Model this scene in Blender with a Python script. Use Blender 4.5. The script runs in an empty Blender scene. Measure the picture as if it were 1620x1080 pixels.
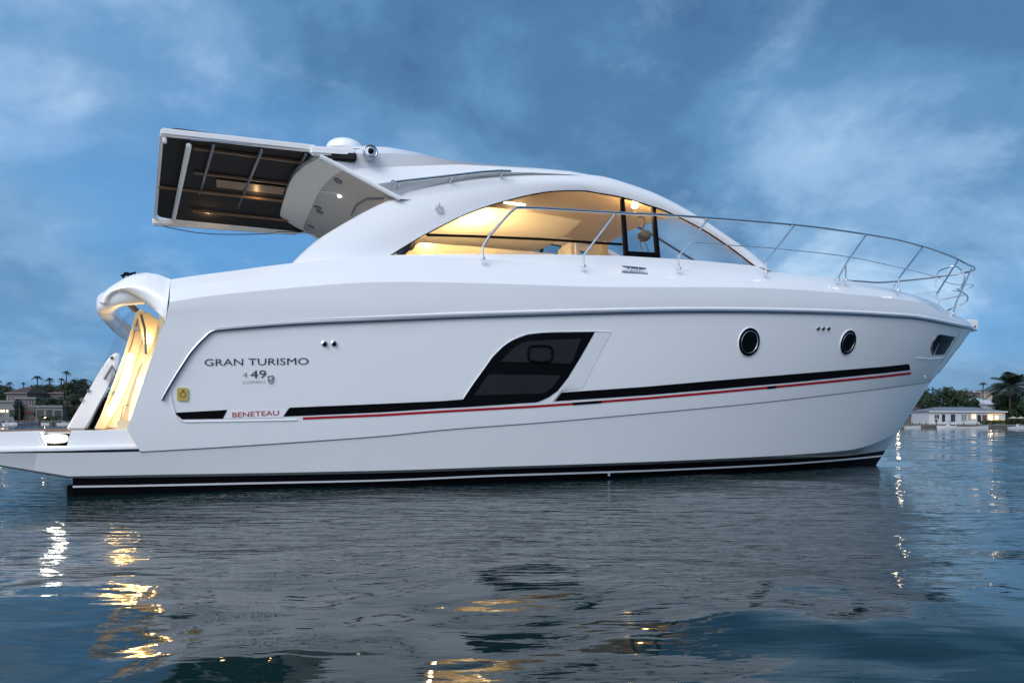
import bpy, bmesh, math, random
from mathutils import Vector, Matrix, noise
from mathutils.bvhtree import BVHTree
import numpy as np
random.seed(7)
R = math.radians
SC = bpy.context.scene
COL = SC.collection

# ------------------------------------------------------------ camera
F = 1150.0; H = 0.69; YAW = R(22.1)
CX, CY = 1.24, -9.65
ROLL = 0.0035
cam_d = bpy.data.cameras.new('camera'); cam = bpy.data.objects.new('camera', cam_d); COL.objects.link(cam)
cam_d.sensor_width = 36; cam_d.lens = F/1620*36; cam_d.shift_y = 130.5/1620
cam_d.clip_start = .1; cam_d.clip_end = 9000
RV0 = Vector((math.cos(YAW), -math.sin(YAW), 0)); DV = Vector((math.sin(YAW), math.cos(YAW), 0)); ZV = Vector((0, 0, 1))
RV = (RV0 + ZV*ROLL).normalized(); UV = RV.cross(DV).normalized()
cam.matrix_world = Matrix(((RV.x, UV.x, -DV.x, CX), (RV.y, UV.y, -DV.y, CY), (RV.z, UV.z, -DV.z, H), (0, 0, 0, 1)))
SC.camera = cam
CO = Vector((CX, CY, H))

# ------------------------------------------------------------ world: dusk sky with broken cloud
W = bpy.data.worlds.new('World'); SC.world = W; W.use_nodes = True
nt = W.node_tree; nt.nodes.clear(); L = nt.links.new
def N(t, **k):
    n = nt.nodes.new(t)
    for a, b in k.items(): setattr(n, a, b)
    return n
SUN_EL = R(38); SUN_AZ_VEC = (-DV*0.86 - RV0*0.5).normalized()      # behind the camera, to the left
out = N('ShaderNodeOutputWorld'); bg = N('ShaderNodeBackground'); L(bg.outputs[0], out.inputs[0])
sky = N('ShaderNodeTexSky', sky_type='NISHITA'); sky.sun_disc = False
sky.sun_elevation = SUN_EL; sky.sun_rotation = math.atan2(SUN_AZ_VEC.x, SUN_AZ_VEC.y); sky.ozone_density = 3.0; sky.air_density = 1.2
tc = N('ShaderNodeTexCoord'); sep = N('ShaderNodeSeparateXYZ'); L(tc.outputs['Generated'], sep.inputs[0])
def mth(op, a, b=None, clamp=False):
    n = N('ShaderNodeMath', operation=op); n.use_clamp = clamp
    for i, v in enumerate((a, b)):
        if v is None: continue
        if isinstance(v, (int, float)): n.inputs[i].default_value = v
        else: L(v, n.inputs[i])
    return n.outputs[0]
zc = mth('MAXIMUM', sep.outputs[2], 0.0)
den = mth('ADD', zc, 0.42)
cmb = N('ShaderNodeCombineXYZ'); L(mth('DIVIDE', sep.outputs[0], den), cmb.inputs[0]); L(mth('DIVIDE', sep.outputs[1], den), cmb.inputs[1]); cmb.inputs[2].default_value = 3.7
def nz(scale, det, rough, dist, off):
    mp = N('ShaderNodeMapping'); mp.inputs['Location'].default_value = off; L(cmb.outputs[0], mp.inputs[0])
    n = N('ShaderNodeTexNoise'); n.inputs['Scale'].default_value = scale; n.inputs['Detail'].default_value = det
    n.inputs['Roughness'].default_value = rough; n.inputs['Distortion'].default_value = dist; L(mp.outputs[0], n.inputs[0]); return n.outputs[0]
def ramp(fac, stops):
    r = N('ShaderNodeValToRGB'); r.color_ramp.interpolation = 'EASE'
    e = r.color_ramp.elements
    while len(e) < len(stops): e.new(.5)
    for i, (p, c) in enumerate(stops): e[i].position = p; e[i].color = (*c, 1)
    L(fac, r.inputs[0]); return r.outputs[0]
def mixc(fac, a, b, bt='MIX'):
    m = N('ShaderNodeMix', data_type='RGBA', blend_type=bt)
    if isinstance(fac, (int, float)): m.inputs[0].default_value = fac
    else: L(fac, m.inputs[0])
    for i, v in ((6, a), (7, b)):
        if isinstance(v, tuple): m.inputs[i].default_value = (*v, 1)
        else: L(v, m.inputs[i])
    return m.outputs[2]
n1 = nz(2.7, 9, .57, .2, (7.3, 3.1, 0)); n2 = nz(1.3, 5, .5, .2, (4.2, .4, 1)); n3 = nz(3.4, 9, .60, .25, (1.2, 5.5, 2))
def dirspot(px, py, c0, c1):
    v_ = N('ShaderNodeVectorMath', operation='DOT_PRODUCT'); L(tc.outputs['Generated'], v_.inputs[0])
    v_.inputs[1].default_value = (RV*((px-810)/F) + UV*((670.5-py)/F) + DV).normalized()
    return ramp(v_.outputs['Value'], [(c0, (0, 0, 0)), (c1, (1, 1, 1))])
clear = ramp(zc, [(0, (.14, .37, .70)), (.16, (.090, .295, .62)), (.42, (.062, .215, .48)), (.8, (.035, .12, .30))])
# heavier bank high up to the right, breaks upper left and low right
bank = mth('ADD', mth('MULTIPLY', dirspot(1300, 60, .88, .995), .14), mth('MULTIPLY', dirspot(640, 100, .94, .998), .06))
brk = mth('ADD', mth('MULTIPLY', dirspot(1330, 350, .965, .998), .20), mth('MULTIPLY', dirspot(120, 110, .965, .999), .15))
lum = mth('ADD', mth('SUBTRACT', n1, bank), brk)
gray = ramp(lum, [(.22, (.042, .118, .245)), (.36, (.062, .168, .325)), (.48, (.098, .235, .425)), (.60, (.165, .325, .53)), (.76, (.38, .55, .75))])
fac = ramp(mth('ADD', n2, bank), [(.36, (.25, .25, .25)), (.56, (1, 1, 1))])
base = mixc(fac, clear, gray)
hl = ramp(mth('ADD', n3, mth('MULTIPLY', brk, .5)), [(.54, (0, 0, 0)), (.76, (1, 1, 1))])
base = mixc(mth('MULTIPLY', hl, .50), base, (.36, .54, .76))
vd = N('ShaderNodeVectorMath', operation='DOT_PRODUCT'); L(tc.outputs['Generated'], vd.inputs[0])
vd.inputs[1].default_value = SUN_AZ_VEC
west = ramp(mth('ADD', mth('MULTIPLY', vd.outputs['Value'], .5), .5), [(.42, (0, 0, 0)), (.95, (1, 1, 1))])
base = mixc(west, base, (.92, 1.02, 1.22))                               # paler sky where the sun has gone down
skyc = mixc(1.0, sky.outputs[0], (.10, .10, .10), 'MULTIPLY')
fin = mixc(.10, base, skyc)
L(fin, bg.inputs[0]); bg.inputs[1].default_value = 1.0

# ------------------------------------------------------------ sun (soft, low, behind the camera) and exposure
sd = bpy.data.lights.new('sun', 'SUN'); sd.energy = 1.45; sd.angle = R(40); sd.color = (1, .97, .96)
so = bpy.data.objects.new('sun', sd); COL.objects.link(so)
sv = SUN_AZ_VEC*math.cos(SUN_EL) + ZV*math.sin(SUN_EL); so.rotation_euler = sv.to_track_quat('Z', 'Y').to_euler()
SC.view_settings.view_transform = 'Standard'; SC.view_settings.look = 'None'; SC.view_settings.gamma = 1; SC.view_settings.exposure = .30

# ------------------------------------------------------------ helpers
def ray(px, py):
    return (RV*((px-810)/F) + UV*((540-py+130.5)/F) + DV).normalized()
def on_y(px, py, y):
    r = ray(px, py); t = (y-CY)/r.y; return CO + r*t
def at_depth(px, py, D):
    r = ray(px, py); return CO + r*(D/r.dot(DV))
def mat(name, col, rough=.5, metal=0, coat=0, emis=None, es=0, noise_amt=0, nscale=8, trans=0, ior=1.45, bump=0, spec=None):
    m = bpy.data.materials.new(name); m.use_nodes = True; t = m.node_tree; p = t.nodes['Principled BSDF']
    p.inputs['Base Color'].default_value = (*col, 1); p.inputs['Roughness'].default_value = rough; p.inputs['Metallic'].default_value = metal
    p.inputs['Coat Weight'].default_value = coat; p.inputs['Coat Roughness'].default_value = .04
    p.inputs['Transmission Weight'].default_value = trans; p.inputs['IOR'].default_value = ior
    if spec is not None: p.inputs['Specular IOR Level'].default_value = spec
    if emis: p.inputs['Emission Color'].default_value = (*emis, 1); p.inputs['Emission Strength'].default_value = es
    if noise_amt or bump:
        tcn = t.nodes.new('ShaderNodeTexCoord'); nn = t.nodes.new('ShaderNodeTexNoise'); nn.inputs['Scale'].default_value = nscale; nn.inputs['Detail'].default_value = 5
        t.links.new(tcn.outputs['Object'], nn.inputs[0])
        if noise_amt:
            mx = t.nodes.new('ShaderNodeMix'); mx.data_type = 'RGBA'
            mx.inputs[6].default_value = tuple(c*(1-noise_amt) for c in col)+(1,); mx.inputs[7].default_value = tuple(min(1, c*(1+noise_amt)) for c in col)+(1,)
            t.links.new(nn.outputs[0], mx.inputs[0]); t.links.new(mx.outputs[2], p.inputs['Base Color'])
        if bump:
            b = t.nodes.new('ShaderNodeBump'); b.inputs['Strength'].default_value = bump; b.inputs['Distance'].default_value = .02
            t.links.new(nn.outputs[0], b.inputs['Height']); t.links.new(b.outputs[0], p.inputs['Normal'])
    return m
M = dict(
 gel=mat('gelcoat', (.83, .84, .85), .2, coat=.7, noise_amt=.02, nscale=1.1, bump=.35),
 gel2=mat('gelcoat_trim', (.86, .87, .88), .2, coat=.5, noise_amt=.02, nscale=2),
 liner=mat('liner', (.42, .41, .38), .55, noise_amt=.06, nscale=2),
 cove=mat('cove_liner', (.62, .61, .58), .5),
 cabin=mat('cabin_lining', (.60, .54, .46), .6, noise_amt=.08, nscale=1.5),
 wood=mat('cabin_wood', (.30, .16, .07), .4, noise_amt=.2, nscale=4),
 sofa=mat('cream_leather_warm_tint', (.75, .64, .42), .5, noise_amt=.06, nscale=6),
 black=mat('black_paint', (.004, .004, .005), .55, spec=.05),
 anti=mat('antifouling', (.006, .006, .008), .5, noise_amt=.3, nscale=9, spec=.05),
 dark=mat('dark_glass', (.004, .005, .006), .06, spec=.05),
 dark2=mat('tinted_pane', (.022, .021, .024), .12, noise_amt=.3, nscale=3, spec=.15),
 steel=mat('stainless', (.62, .63, .65), .18, metal=1),
 steeld=mat('stainless_dull', (.34, .36, .40), .3, metal=1),
 red=mat('red_paint', (.42, .015, .025), .45, spec=.2),
 grey=mat('grey_paint', (.12, .13, .16), .45),
 ink=mat('ink', (.03, .035, .06), .4),
 fabric=mat('canopy_fabric', (.012, .011, .011), .85, noise_amt=.3, nscale=20),
 slat=mat('canopy_slat', (.23, .15, .09), .45, noise_amt=.2, nscale=8),
 alu=mat('alu_bar', (.16, .17, .19), .35, metal=.7),
 palew=mat('pale_rail', (.78, .78, .78), .3, noise_amt=.03),
 teak=mat('teak', (.22, .13, .07), .7, noise_amt=.3, nscale=20),
 yellow=mat('yellow_sticker', (.55, .42, .10), .45, noise_amt=.1, nscale=30),
 lampw=mat('lamp_white', (1, 1, 1), .4, emis=(1, .95, .80), es=11),
 lens=mat('lamp_lens', (.5, .5, .48), .3, emis=(1, .93, .74), es=.4), bulb=mat('lamp_bulb', (1, 1, 1), .4, emis=(1, .95, .80), es=60),
 lampy2=mat('downlight_glow', (1, 1, 1), .4, emis=(1, .78, .45), es=14),
 lampy=mat('lamp_warm', (1, 1, 1), .4, emis=(1, .55, .14), es=40),
 strip=mat('glow_strip', (1, 1, 1), .4, emis=(1, .66, .28), es=22),
 decal=mat('bird_decal', (.14, .10, .06), .6),
)
# window glass: thin tinted sheet
def glass(name, tint, gloss=.04, ior=1.42):
    m = bpy.data.materials.new(name); m.use_nodes = True; t = m.node_tree; t.nodes.clear()
    o = t.nodes.new('ShaderNodeOutputMaterial'); a = t.nodes.new('ShaderNodeBsdfTransparent'); g = t.nodes.new('ShaderNodeBsdfGlossy'); mx = t.nodes.new('ShaderNodeMixShader'); fr = t.nodes.new('ShaderNodeFresnel')
    a.inputs[0].default_value = (*tint, 1); g.inputs['Roughness'].default_value = gloss; fr.inputs[0].default_value = ior
    t.links.new(fr.outputs[0], mx.inputs[0]); t.links.new(a.outputs[0], mx.inputs[1]); t.links.new(g.outputs[0], mx.inputs[2]); t.links.new(mx.outputs[0], o.inputs[0]); return m
M['glass'] = glass('cabin_glass', (.80, .83, .84)); M['glass_far'] = glass('house_glass', (.3, .33, .36)); M['perspex'] = glass('perspex', (.86, .9, .93)); M['wsglass'] = glass('windscreen_glass', (.93, .95, .96), ior=1.07)

def link(name, me, m, parent=None, smooth=True, ang=38):
    o = bpy.data.objects.new(name, me); COL.objects.link(o)
    if m is not None and not me.materials: me.materials.append(M[m] if isinstance(m, str) else m)
    if smooth:
        me.shade_smooth()
        try: me.set_sharp_from_angle(angle=R(ang))
        except Exception: pass
    if parent is not None:
        o.parent = parent
        pw = parent
        loc = Vector((0, 0, 0)); 
        o.matrix_parent_inverse = parent_world(parent).inverted()
    return o
def parent_world(p):
    mtx = p.matrix_basis.copy()
    if p.parent is not None: mtx = parent_world(p.parent) @ p.matrix_parent_inverse @ mtx
    return mtx
def obj(name, bm, m, parent=None, smooth=True, ang=38, recalc=True):
    if recalc: bmesh.ops.recalc_face_normals(bm, faces=bm.faces[:])
    me = bpy.data.meshes.new(name); bm.to_mesh(me); bm.free(); return link(name, me, m, parent, smooth, ang)
def tag(o, label=None, cat=None, group=None, kind=None):
    if label: o['label'] = label
    if cat: o['category'] = cat
    if group: o['group'] = group
    if kind: o['kind'] = kind
    return o
def empty(name, loc=(0, 0, 0), rz=0, **k):
    o = bpy.data.objects.new(name, None); COL.objects.link(o); o.location = loc; o.rotation_euler = (0, 0, rz); o.empty_display_size = .3
    tag(o, **k); return o
def add_tube(bm, pts, r, n=8, cap=True):
    pts = [Vector(p) for p in pts]; rings = []
    rr = r if isinstance(r, (list, tuple)) else [r]*len(pts)
    up = None
    for i, p in enumerate(pts):
        t = (pts[min(i+1, len(pts)-1)] - pts[max(i-1, 0)]).normalized()
        if up is None:
            up = t.orthogonal().normalized()
        up = (up - t*up.dot(t)).normalized(); s = t.cross(up)
        rings.append([bm.verts.new(p + (up*math.cos(2*math.pi*k/n) + s*math.sin(2*math.pi*k/n))*rr[i]) for k in range(n)])
    for a, b in zip(rings, rings[1:]):
        for k in range(n): bm.faces.new((a[k], a[(k+1) % n], b[(k+1) % n], b[k]))
    if cap and len(rings) > 1:
        bm.faces.new(rings[0][::-1]); bm.faces.new(rings[-1])
def tube(name, pts, r, m, parent, n=8):
    bm = bmesh.new(); add_tube(bm, pts, r, n); return obj(name, bm, m, parent)
def spl(pts, n=8, closed=False):
    pts = [Vector(p) for p in pts]; res = []
    m_ = len(pts); rng = range(m_ if closed else m_-1)
    for i in rng:
        if closed: a, b, c, d = pts[i-1], pts[i], pts[(i+1) % m_], pts[(i+2) % m_]
        else: a, b, c, d = pts[max(i-1, 0)], pts[i], pts[i+1], pts[min(i+2, m_-1)]
        for k in range(n):
            t = k/n; res.append(.5*((2*b) + (c-a)*t + (2*a-5*b+4*c-d)*t*t + (3*b-a-3*c+d)*t**3))
    if not closed: res.append(pts[-1])
    return res
def add_box(bm, x0, x1, y0, y1, z0, z1, bev=0):
    vs = [bm.verts.new((x, y, z)) for x in (x0, x1) for y in (y0, y1) for z in (z0, z1)]
    fs = [bm.faces.new([vs[i] for i in f]) for f in ((0, 1, 3, 2), (4, 6, 7, 5), (0, 4, 5, 1), (2, 3, 7, 6), (0, 2, 6, 4), (1, 5, 7, 3))]
    if bev:
        es = list({e for f in fs for e in f.edges}); bmesh.ops.bevel(bm, geom=es, offset=bev, segments=2, affect='EDGES', clamp_overlap=True)
def add_grid(bm, rows, closed=False):
    vr = [[bm.verts.new(p) for p in r] for r in rows]
    for a, b in zip(vr, vr[1:]):
        for k in range(len(a)-1):
            try: bm.faces.new((a[k], a[k+1], b[k+1], b[k]))
            except ValueError: pass
    return vr
def add_prism(bm, prof, y0, y1, bev=0, y0f=None):
    """profile points (x,z) extruded along y"""
    a = [bm.verts.new((p[0], y0, p[1])) for p in prof]; b = [bm.verts.new((p[0], y1, p[1])) for p in prof]
    fs = [bm.faces.new(a), bm.faces.new(b[::-1])]; n = len(prof)
    for i in range(n): fs.append(bm.faces.new((a[i], b[i], b[(i+1) % n], a[(i+1) % n])))
    if bev:
        es = list({e for f in fs for e in f.edges}); bmesh.ops.bevel(bm, geom=es, offset=bev, segments=3, affect='EDGES', clamp_overlap=True)
def px_prof(pts, y): return [(lambda v: (v.x, v.z))(on_y(a, b, y)) for a, b in pts]
def interp(xs, ys, x):
    """monotone cubic"""
    n = len(xs)
    if x <= xs[0]: return ys[0] + (ys[1]-ys[0])/(xs[1]-xs[0])*(x-xs[0])*0
    if x >= xs[-1]: return ys[-1]
    h = [xs[i+1]-xs[i] for i in range(n-1)]; d = [(ys[i+1]-ys[i])/h[i] for i in range(n-1)]
    m_ = [d[0]] + [0 if d[i-1]*d[i] <= 0 else 2*d[i-1]*d[i]/(d[i-1]+d[i]) for i in range(1, n-1)] + [d[-1]]
    i = 0
    while x > xs[i+1]: i += 1
    t = (x-xs[i])/h[i]
    return (2*t**3-3*t*t+1)*ys[i] + (t**3-2*t*t+t)*h[i]*m_[i] + (-2*t**3+3*t*t)*ys[i+1] + (t**3-t*t)*h[i]*m_[i+1]

# ------------------------------------------------------------ hull curves
class Curve:
    """a fair line along the hull: half breadth b(x), height z(x)"""
    def __init__(s, pts, B, p, q, xend=None, aft=0.0, zconst=None):
        s.xe = on_y(*pts[-1], 0).x if xend is None else xend
        s.B, s.p, s.q, s.aft = B, p, q, aft
        s.zc = zconst
        if zconst is not None: s.x0 = pts[0][0]; s.xs = None; return
        P = []
        for a, b_ in pts[:-1]:
            lo, hi = -3.0, s.xe
            f = lambda x: on_y(a, b_, -s.b(x)).x - x
            flo = f(lo)
            for _ in range(60):
                mid = (lo+hi)/2
                if (f(mid) > 0) == (flo > 0): lo = mid
                else: hi = mid
            v = on_y(a, b_, -s.b(lo)); P.append((v.x, v.z))
        v = on_y(*pts[-1], 0); P.append((v.x, v.z))
        P2 = [P[0]]
        for q_ in P[1:]:
            if q_[0] > P2[-1][0] + .02: P2.append(q_)
        s.xs = [a for a, _ in P2]; s.zs = [b for _, b in P2]; s.x0 = s.xs[0]
    def b(s, x):
        u = max(0, min(1, x/s.xe)); taper = s.aft*max(0, 1-max(x, 0)/5.0)**2
        return max(0, (s.B - taper)*(1-u**s.p)**s.q)
    def z(s, x): return s.zc if s.zc is not None else interp(s.xs, s.zs, x)
    def sample(s, n, side=-1, x0=None, pw=1.9):
        x0 = s.x0 if x0 is None else x0; r = []
        for i in range(n+1):
            t = 1-(1-i/n)**pw; x = x0 + (s.xe-x0)*t; r.append(Vector((x, side*s.b(x), s.z(x))))
        return r
LOWB = [(115, 757), (240, 754.5), (400, 752), (600, 748), (800, 741.5), (1000, 735), (1200, 727), (1320, 722), (1401, 712)]
cW0 = Curve([(0, 0)], 1.72, 2.0, 1.0, xend=11.9, zconst=-.45)
cW1 = Curve([(0, 0)], 1.84, 2.3, 1.0, xend=12.25, zconst=0.0)
cST1 = Curve([(115, 771), (240, 769), (400, 765.5), (600, 761), (800, 753), (1000, 746.5), (1200, 737.5), (1340, 727.5), (1395, 722)], 1.88, 2.5, .97)
cST2 = Curve([(115, 768), (240, 766), (400, 762.5), (600, 758.2), (800, 750), (1000, 743.7), (1200, 735), (1340, 725), (1397, 719)], 1.885, 2.5, .97)
cB = Curve(LOWB, 1.90, 2.55, .95)
cBx = Curve([(-70, 727), (0, 738), (60, 748), (113, 756.5)] + LOWB[1:], 1.90, 2.55, .95)
cC = Curve([(-70, 724), (0, 735), (60, 745), (113, 753), (240, 750.5), (400, 748), (600, 744), (800, 737.5), (1000, 731), (1200, 722), (1340, 712), (1423, 681)], 1.96, 2.75, .88)
KP = [(320, 709), (460, 700), (600, 690), (700, 680), (860, 668), (1020, 654), (1200, 637), (1340, 621), (1472, 603)]
cK = Curve([(-70, 718), (0, 717), (120, 716), (222, 714.5)] + KP, 2.02, 3.0, .82)
cK2 = Curve([(222, 714.5)] + KP, 2.02, 3.0, .82)
cM = Curve([(201, 679), (320, 672), (600, 655), (860, 637), (1020, 624), (1200, 609), (1340, 596), (1482, 591)], 2.05, 3.1, .79)
RAILP = [(343, 522), (462, 513), (600, 507), (700, 503), (860, 498), (1020, 494), (1120, 493), (1260, 494.5), (1343, 497), (1400, 500), (1452, 504), (1506, 514), (1530, 525)]
cR = Curve([(252, 529)] + RAILP, 2.12, 3.3, .70)
cR7 = Curve([(262, 507), (313, 499), (400, 497), (520, 496), (620, 496), (700, 496.5), (860, 491), (1020, 487), (1120, 486), (1260, 487.5), (1343, 490), (1400, 493), (1452, 497), (1506, 508), (1531, 521)], 2.13, 3.3, .70)
cS = Curve([(268, 478), (330, 468), (410, 460), (500, 452), (600, 446), (760, 448), (920, 453), (1240, 457), (1343, 465), (1452, 478), (1506, 502), (1528, 517)], 2.145, 3.3, .70)
cD = Curve([(270, 442), (300, 437), (356, 430), (464, 416), (610, 405), (764, 409.5), (923, 421.6), (1074, 425), (1212, 430), (1261, 433), (1338, 443), (1421, 460), (1480, 479), (1506, 496), (1522, 511)], 1.86, 3.3, .72)

yacht = empty('motor_yacht', (6.5, 0, 0), label='large white motor yacht with arched cabin window and black hull stripe, moored across the view', cat='motor yacht')
NS = 90
def strip(cs, subs=1, n=NS, sides=(-1, 1), keepx0=True):
    bm = bmesh.new()
    for sd_ in sides:
        rows = []
        for i, c in enumerate(cs):
            s_ = c.sample(n, sd_)
            if i and subs > 1:
                pr = rows[-1]
                for k in range(1, subs): rows.append([a.lerp(b, k/subs) for a, b in zip(pr, s_)])
            rows.append(s_)
        add_grid(bm, rows)
    bmesh.ops.remove_doubles(bm, verts=bm.verts[:], dist=.0008)
    return bm
# lower topsides, upper topsides and bulwark are one moulding
bm = bmesh.new()
for sd_ in (-1, 1):
    lo = [cBx.sample(NS, sd_), cC.sample(NS, sd_)]
    k = cK.sample(NS, sd_)
    for j in (1, 2, 3): lo.append([a.lerp(b, j/4) for a, b in zip(lo[1], k)])
    lo.append(k); add_grid(bm, lo)
    up = [cK2.sample(NS, sd_), cM.sample(NS, sd_)]
    r_ = cR.sample(NS, sd_); m_ = up[1]
    for j in (1, 2, 3, 4): up.append([a.lerp(b, j/5) for a, b in zip(m_, r_)])
    up += [r_, cR7.sample(NS, sd_)]
    s_ = cS.sample(NS, sd_); pr = up[-1]
    for j in (1, 2): up.append([a.lerp(b, j/3) + Vector((0, sd_*.003*min(1, a.lerp(b, .5).y*sd_), 0)) for a, b in zip(pr, s_)])
    up.append(s_); d_ = cD.sample(NS, sd_)
    up.append([a.lerp(b, .5) + Vector((0, 0, .02)) for a, b in zip(s_, d_)]); up.append(d_)
    # side deck and foredeck, running to the centreline
    up.append([Vector((p.x, p.y*.97, p.z-.012)) for p in d_])
    for w, h in ((.80, -.004), (.5, .03), (.2, .045), (0, .05)):
        up.append([Vector((p.x, p.y*w, p.z-.012+h*min(1, abs(p.y)))) for p in d_])
    add_grid(bm, up)
# underside of the aft overhang, and closing transom
a_ = cBx.sample(NS, -1)
xs_ = [p for p in a_ if p.x < .5]
add_grid(bm, [[Vector(p) for p in xs_], [Vector((p.x, -p.y, p.z)) for p in xs_]])
k0 = cK.sample(NS, -1); ks = [p for p in k0 if p.x < 1.4]
add_grid(bm, [[Vector(p) for p in ks], [Vector((p.x, -p.y, p.z)) for p in ks]])
bmesh.ops.remove_doubles(bm, verts=bm.verts[:], dist=.0008)
hull = obj('hull', bm, 'gel', yacht, ang=6)
bm = strip([cW0, cW1, cST1]); 
t0 = [Vector((0, s*1.85, z)) for s in (-1, 1) for z in (-.45, .22)]
for q in ((0, 1, 3, 2),): bm.faces.new([bm.verts.new(t0[i]) for i in q])
obj('hull_bottom', bm, 'anti', yacht)
obj('waterline_stripe', strip([cST1, cST2]), 'gel2', yacht)
obj('boot_top', strip([cST2, cB]), 'anti', yacht)

bmt = bmesh.new(); bmt.from_mesh(hull.data)
BV = BVHTree.FromBMesh(bmt)
def on_hull(px, py, off=.004, bv=None):
    r = ray(px, py); h = (bv or BV).ray_cast(CO, r)
    if h[0] is None:
        h = (bv or BV).find_nearest(CO + r*14); 
    nrm = h[1]
    if nrm.dot(r) > 0: nrm = -nrm
    return h[0] + nrm*off, nrm
def resample(pl, n):
    P = [Vector((a, b)) for a, b in pl]; d = [0]
    for a, b in zip(P, P[1:]): d.append(d[-1] + (b-a).length)
    out_ = []
    for i in range(n+1):
        s = d[-1]*i/n; k = 0
        while k < len(d)-2 and s > d[k+1]: k += 1
        t = (s-d[k])/max(1e-6, d[k+1]-d[k]); out_.append(P[k].lerp(P[k+1], t))
    return out_
def patch(name, top, bot, m, parent, n=40, rows=3, off=.004, off2=None, bv=None):
    T = resample(top, n); Bt = resample(bot, n); g = []
    for j in range(rows+1):
        o_ = off if off2 is None else off + (off2-off)*j/rows
        g.append([on_hull(*a.lerp(b, j/rows), o_, bv)[0] for a, b in zip(T, Bt)])
    bm = bmesh.new(); add_grid(bm, g); bmesh.ops.remove_doubles(bm, verts=bm.verts[:], dist=.0003)
    o = obj(name, bm, m, parent); 
    return o
def hull_line(pl, n=60, off=.01, bv=None): return [on_hull(*p, off, bv)[0] for p in resample(pl, n)]

# rub rail
p_ = [c + Vector((0, 0, 0)) for c in cR.sample(160, -1)]
xr = on_y(343, 522, -2.05).x
pts = hull_line([(256, 632), (263, 619), (276, 597), (288, 578), (301, 558), (316, 541), (333, 525), (343, 522)], 24, .012) + [p + Vector((0, -.012, 0)) for p in p_ if p.x > xr + .05]
tube('rub_rail', pts, .018, 'steeld', yacht, 8)
tube('rub_rail', [Vector((p.x, -p.y, p.z)) for p in pts], .021, 'steeld', yacht, 8)
pts2 = [p + Vector((0, .004, .040)) for p in p_ if p.x > xr]
tube('rail_moulding', pts2, [.004+.020*min(1, i/14) for i in range(len(pts2))], 'gel2', yacht, 8)
# knuckle groove
tube('knuckle_line', [p + Vector((0, -.001, 0)) for p in cK2.sample(120, -1)], .006, 'grey', yacht, 5)
# stripes, window and reveal
patch('stripe', [(276, 652.5), (359.5, 648)], [(288, 663), (352.5, 662)], 'black', yacht, 12, 2)
patch('stripe', [(458, 644.4), (600, 638.5), (700, 634), (736, 631)], [(448, 658.6), (600, 652), (700, 645.5), (736, 643.8)], 'black', yacht, 40, 2)
patch('stripe', [(888, 620.6), (1020, 611.5), (1120, 602.7), (1260, 591), (1400, 579.5), (1438, 575.4)], [(876, 634.7), (1020, 625), (1120, 616.5), (1260, 604), (1400, 589.7), (1440, 585)], 'black', yacht, 60, 2)
RL = [(479, 661.5), (600, 656.5), (700, 650.5), (840, 643), (905, 638.5), (1020, 630), (1120, 621.5), (1260, 608.6), (1400, 594.8), (1441, 590)]
patch('pinstripe', [(a, b-1.9) for a, b in RL], [(a, b+1.9) for a, b in RL], 'red', yacht, 90, 1, .004)
for a, b in ((905, 953), (1213, 1228)):
    q = [p for p in resample(RL, 400) if a <= p.x <= b]
    patch('pinstripe', [(p.x, p.y-2.1) for p in q], [(p.x, p.y+2.1) for p in q], 'black', yacht, 8, 1, .007)
hw = patch('hull_window', [(733, 630), (745, 612), (759, 592.6), (779, 565), (795, 549), (806, 541), (818.5, 535), (834, 529.4), (855, 527), (878, 526), (941, 525)],
      [(733, 643.8), (790, 640), (818, 638), (850, 636), (868, 628), (882, 618), (897.5, 598.5), (917, 567), (941, 525)], 'dark', yacht, 60, 8, .006)
patch('pane', [(791, 572), (804, 558), (818.5, 545.5), (828, 541), (838, 539), (919, 535.5)], [(791, 572), (850, 573), (903.5, 575), (911, 556), (919, 535.5)], 'dark2', hw, 24, 4, .009)
patch('pane', [(749.5, 625), (773, 591.6), (887, 593.5)], [(749.5, 625), (860, 622), (874, 612), (887, 593.5)], 'dark2', hw, 24, 4, .009)
rr = [(854+19*math.copysign(abs(math.cos(t))**.5, math.cos(t)), 559.5+12.5*math.copysign(abs(math.sin(t))**.5, math.sin(t))) for t in [2*math.pi*k/36 for k in range(37)]]
tube('opening_port', [on_hull(*p, .014)[0] for p in rr], .013, 'black', hw, 6)
tube('catch', [on_hull(853, 571, .014)[0], on_hull(857, 571, .014)[0]], .008, 'steel', hw, 6)
tube('window_trim', hull_line([(733, 629.5), (745, 611), (759, 591.6), (779, 563.5), (795, 547.5), (806, 539.8), (818.5, 533.6), (834, 528), (855, 525.6), (878, 524.6), (941, 523.8), (967, 525)], 70, .004), .005, 'gel2', hw, 5)
patch('window_reveal', [(942, 526.5), (918, 569), (899, 600), (884, 620), (872, 635)], [(967, 526), (945, 566), (921, 614), (889, 619), (877, 635)], 'gel2', yacht, 20, 3, .016, .004)
patch('name_panel', [(362, 649), (456, 645.5)], [(355, 662), (447, 660)], 'gel2', yacht, 20, 2, .004)
tube('panel_edge', hull_line([(271, 600), (269.5, 612), (270.5, 625), (273, 640), (278, 657), (283, 663), (290, 667), (360, 666), (470, 664)], 50, .003), .007, 'gel2', yacht, 6)
tube('spray_line', hull_line([(1450, 566), (1470, 567.5), (1492, 566)], 12, .006), .008, 'gel2', yacht, 6)

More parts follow.
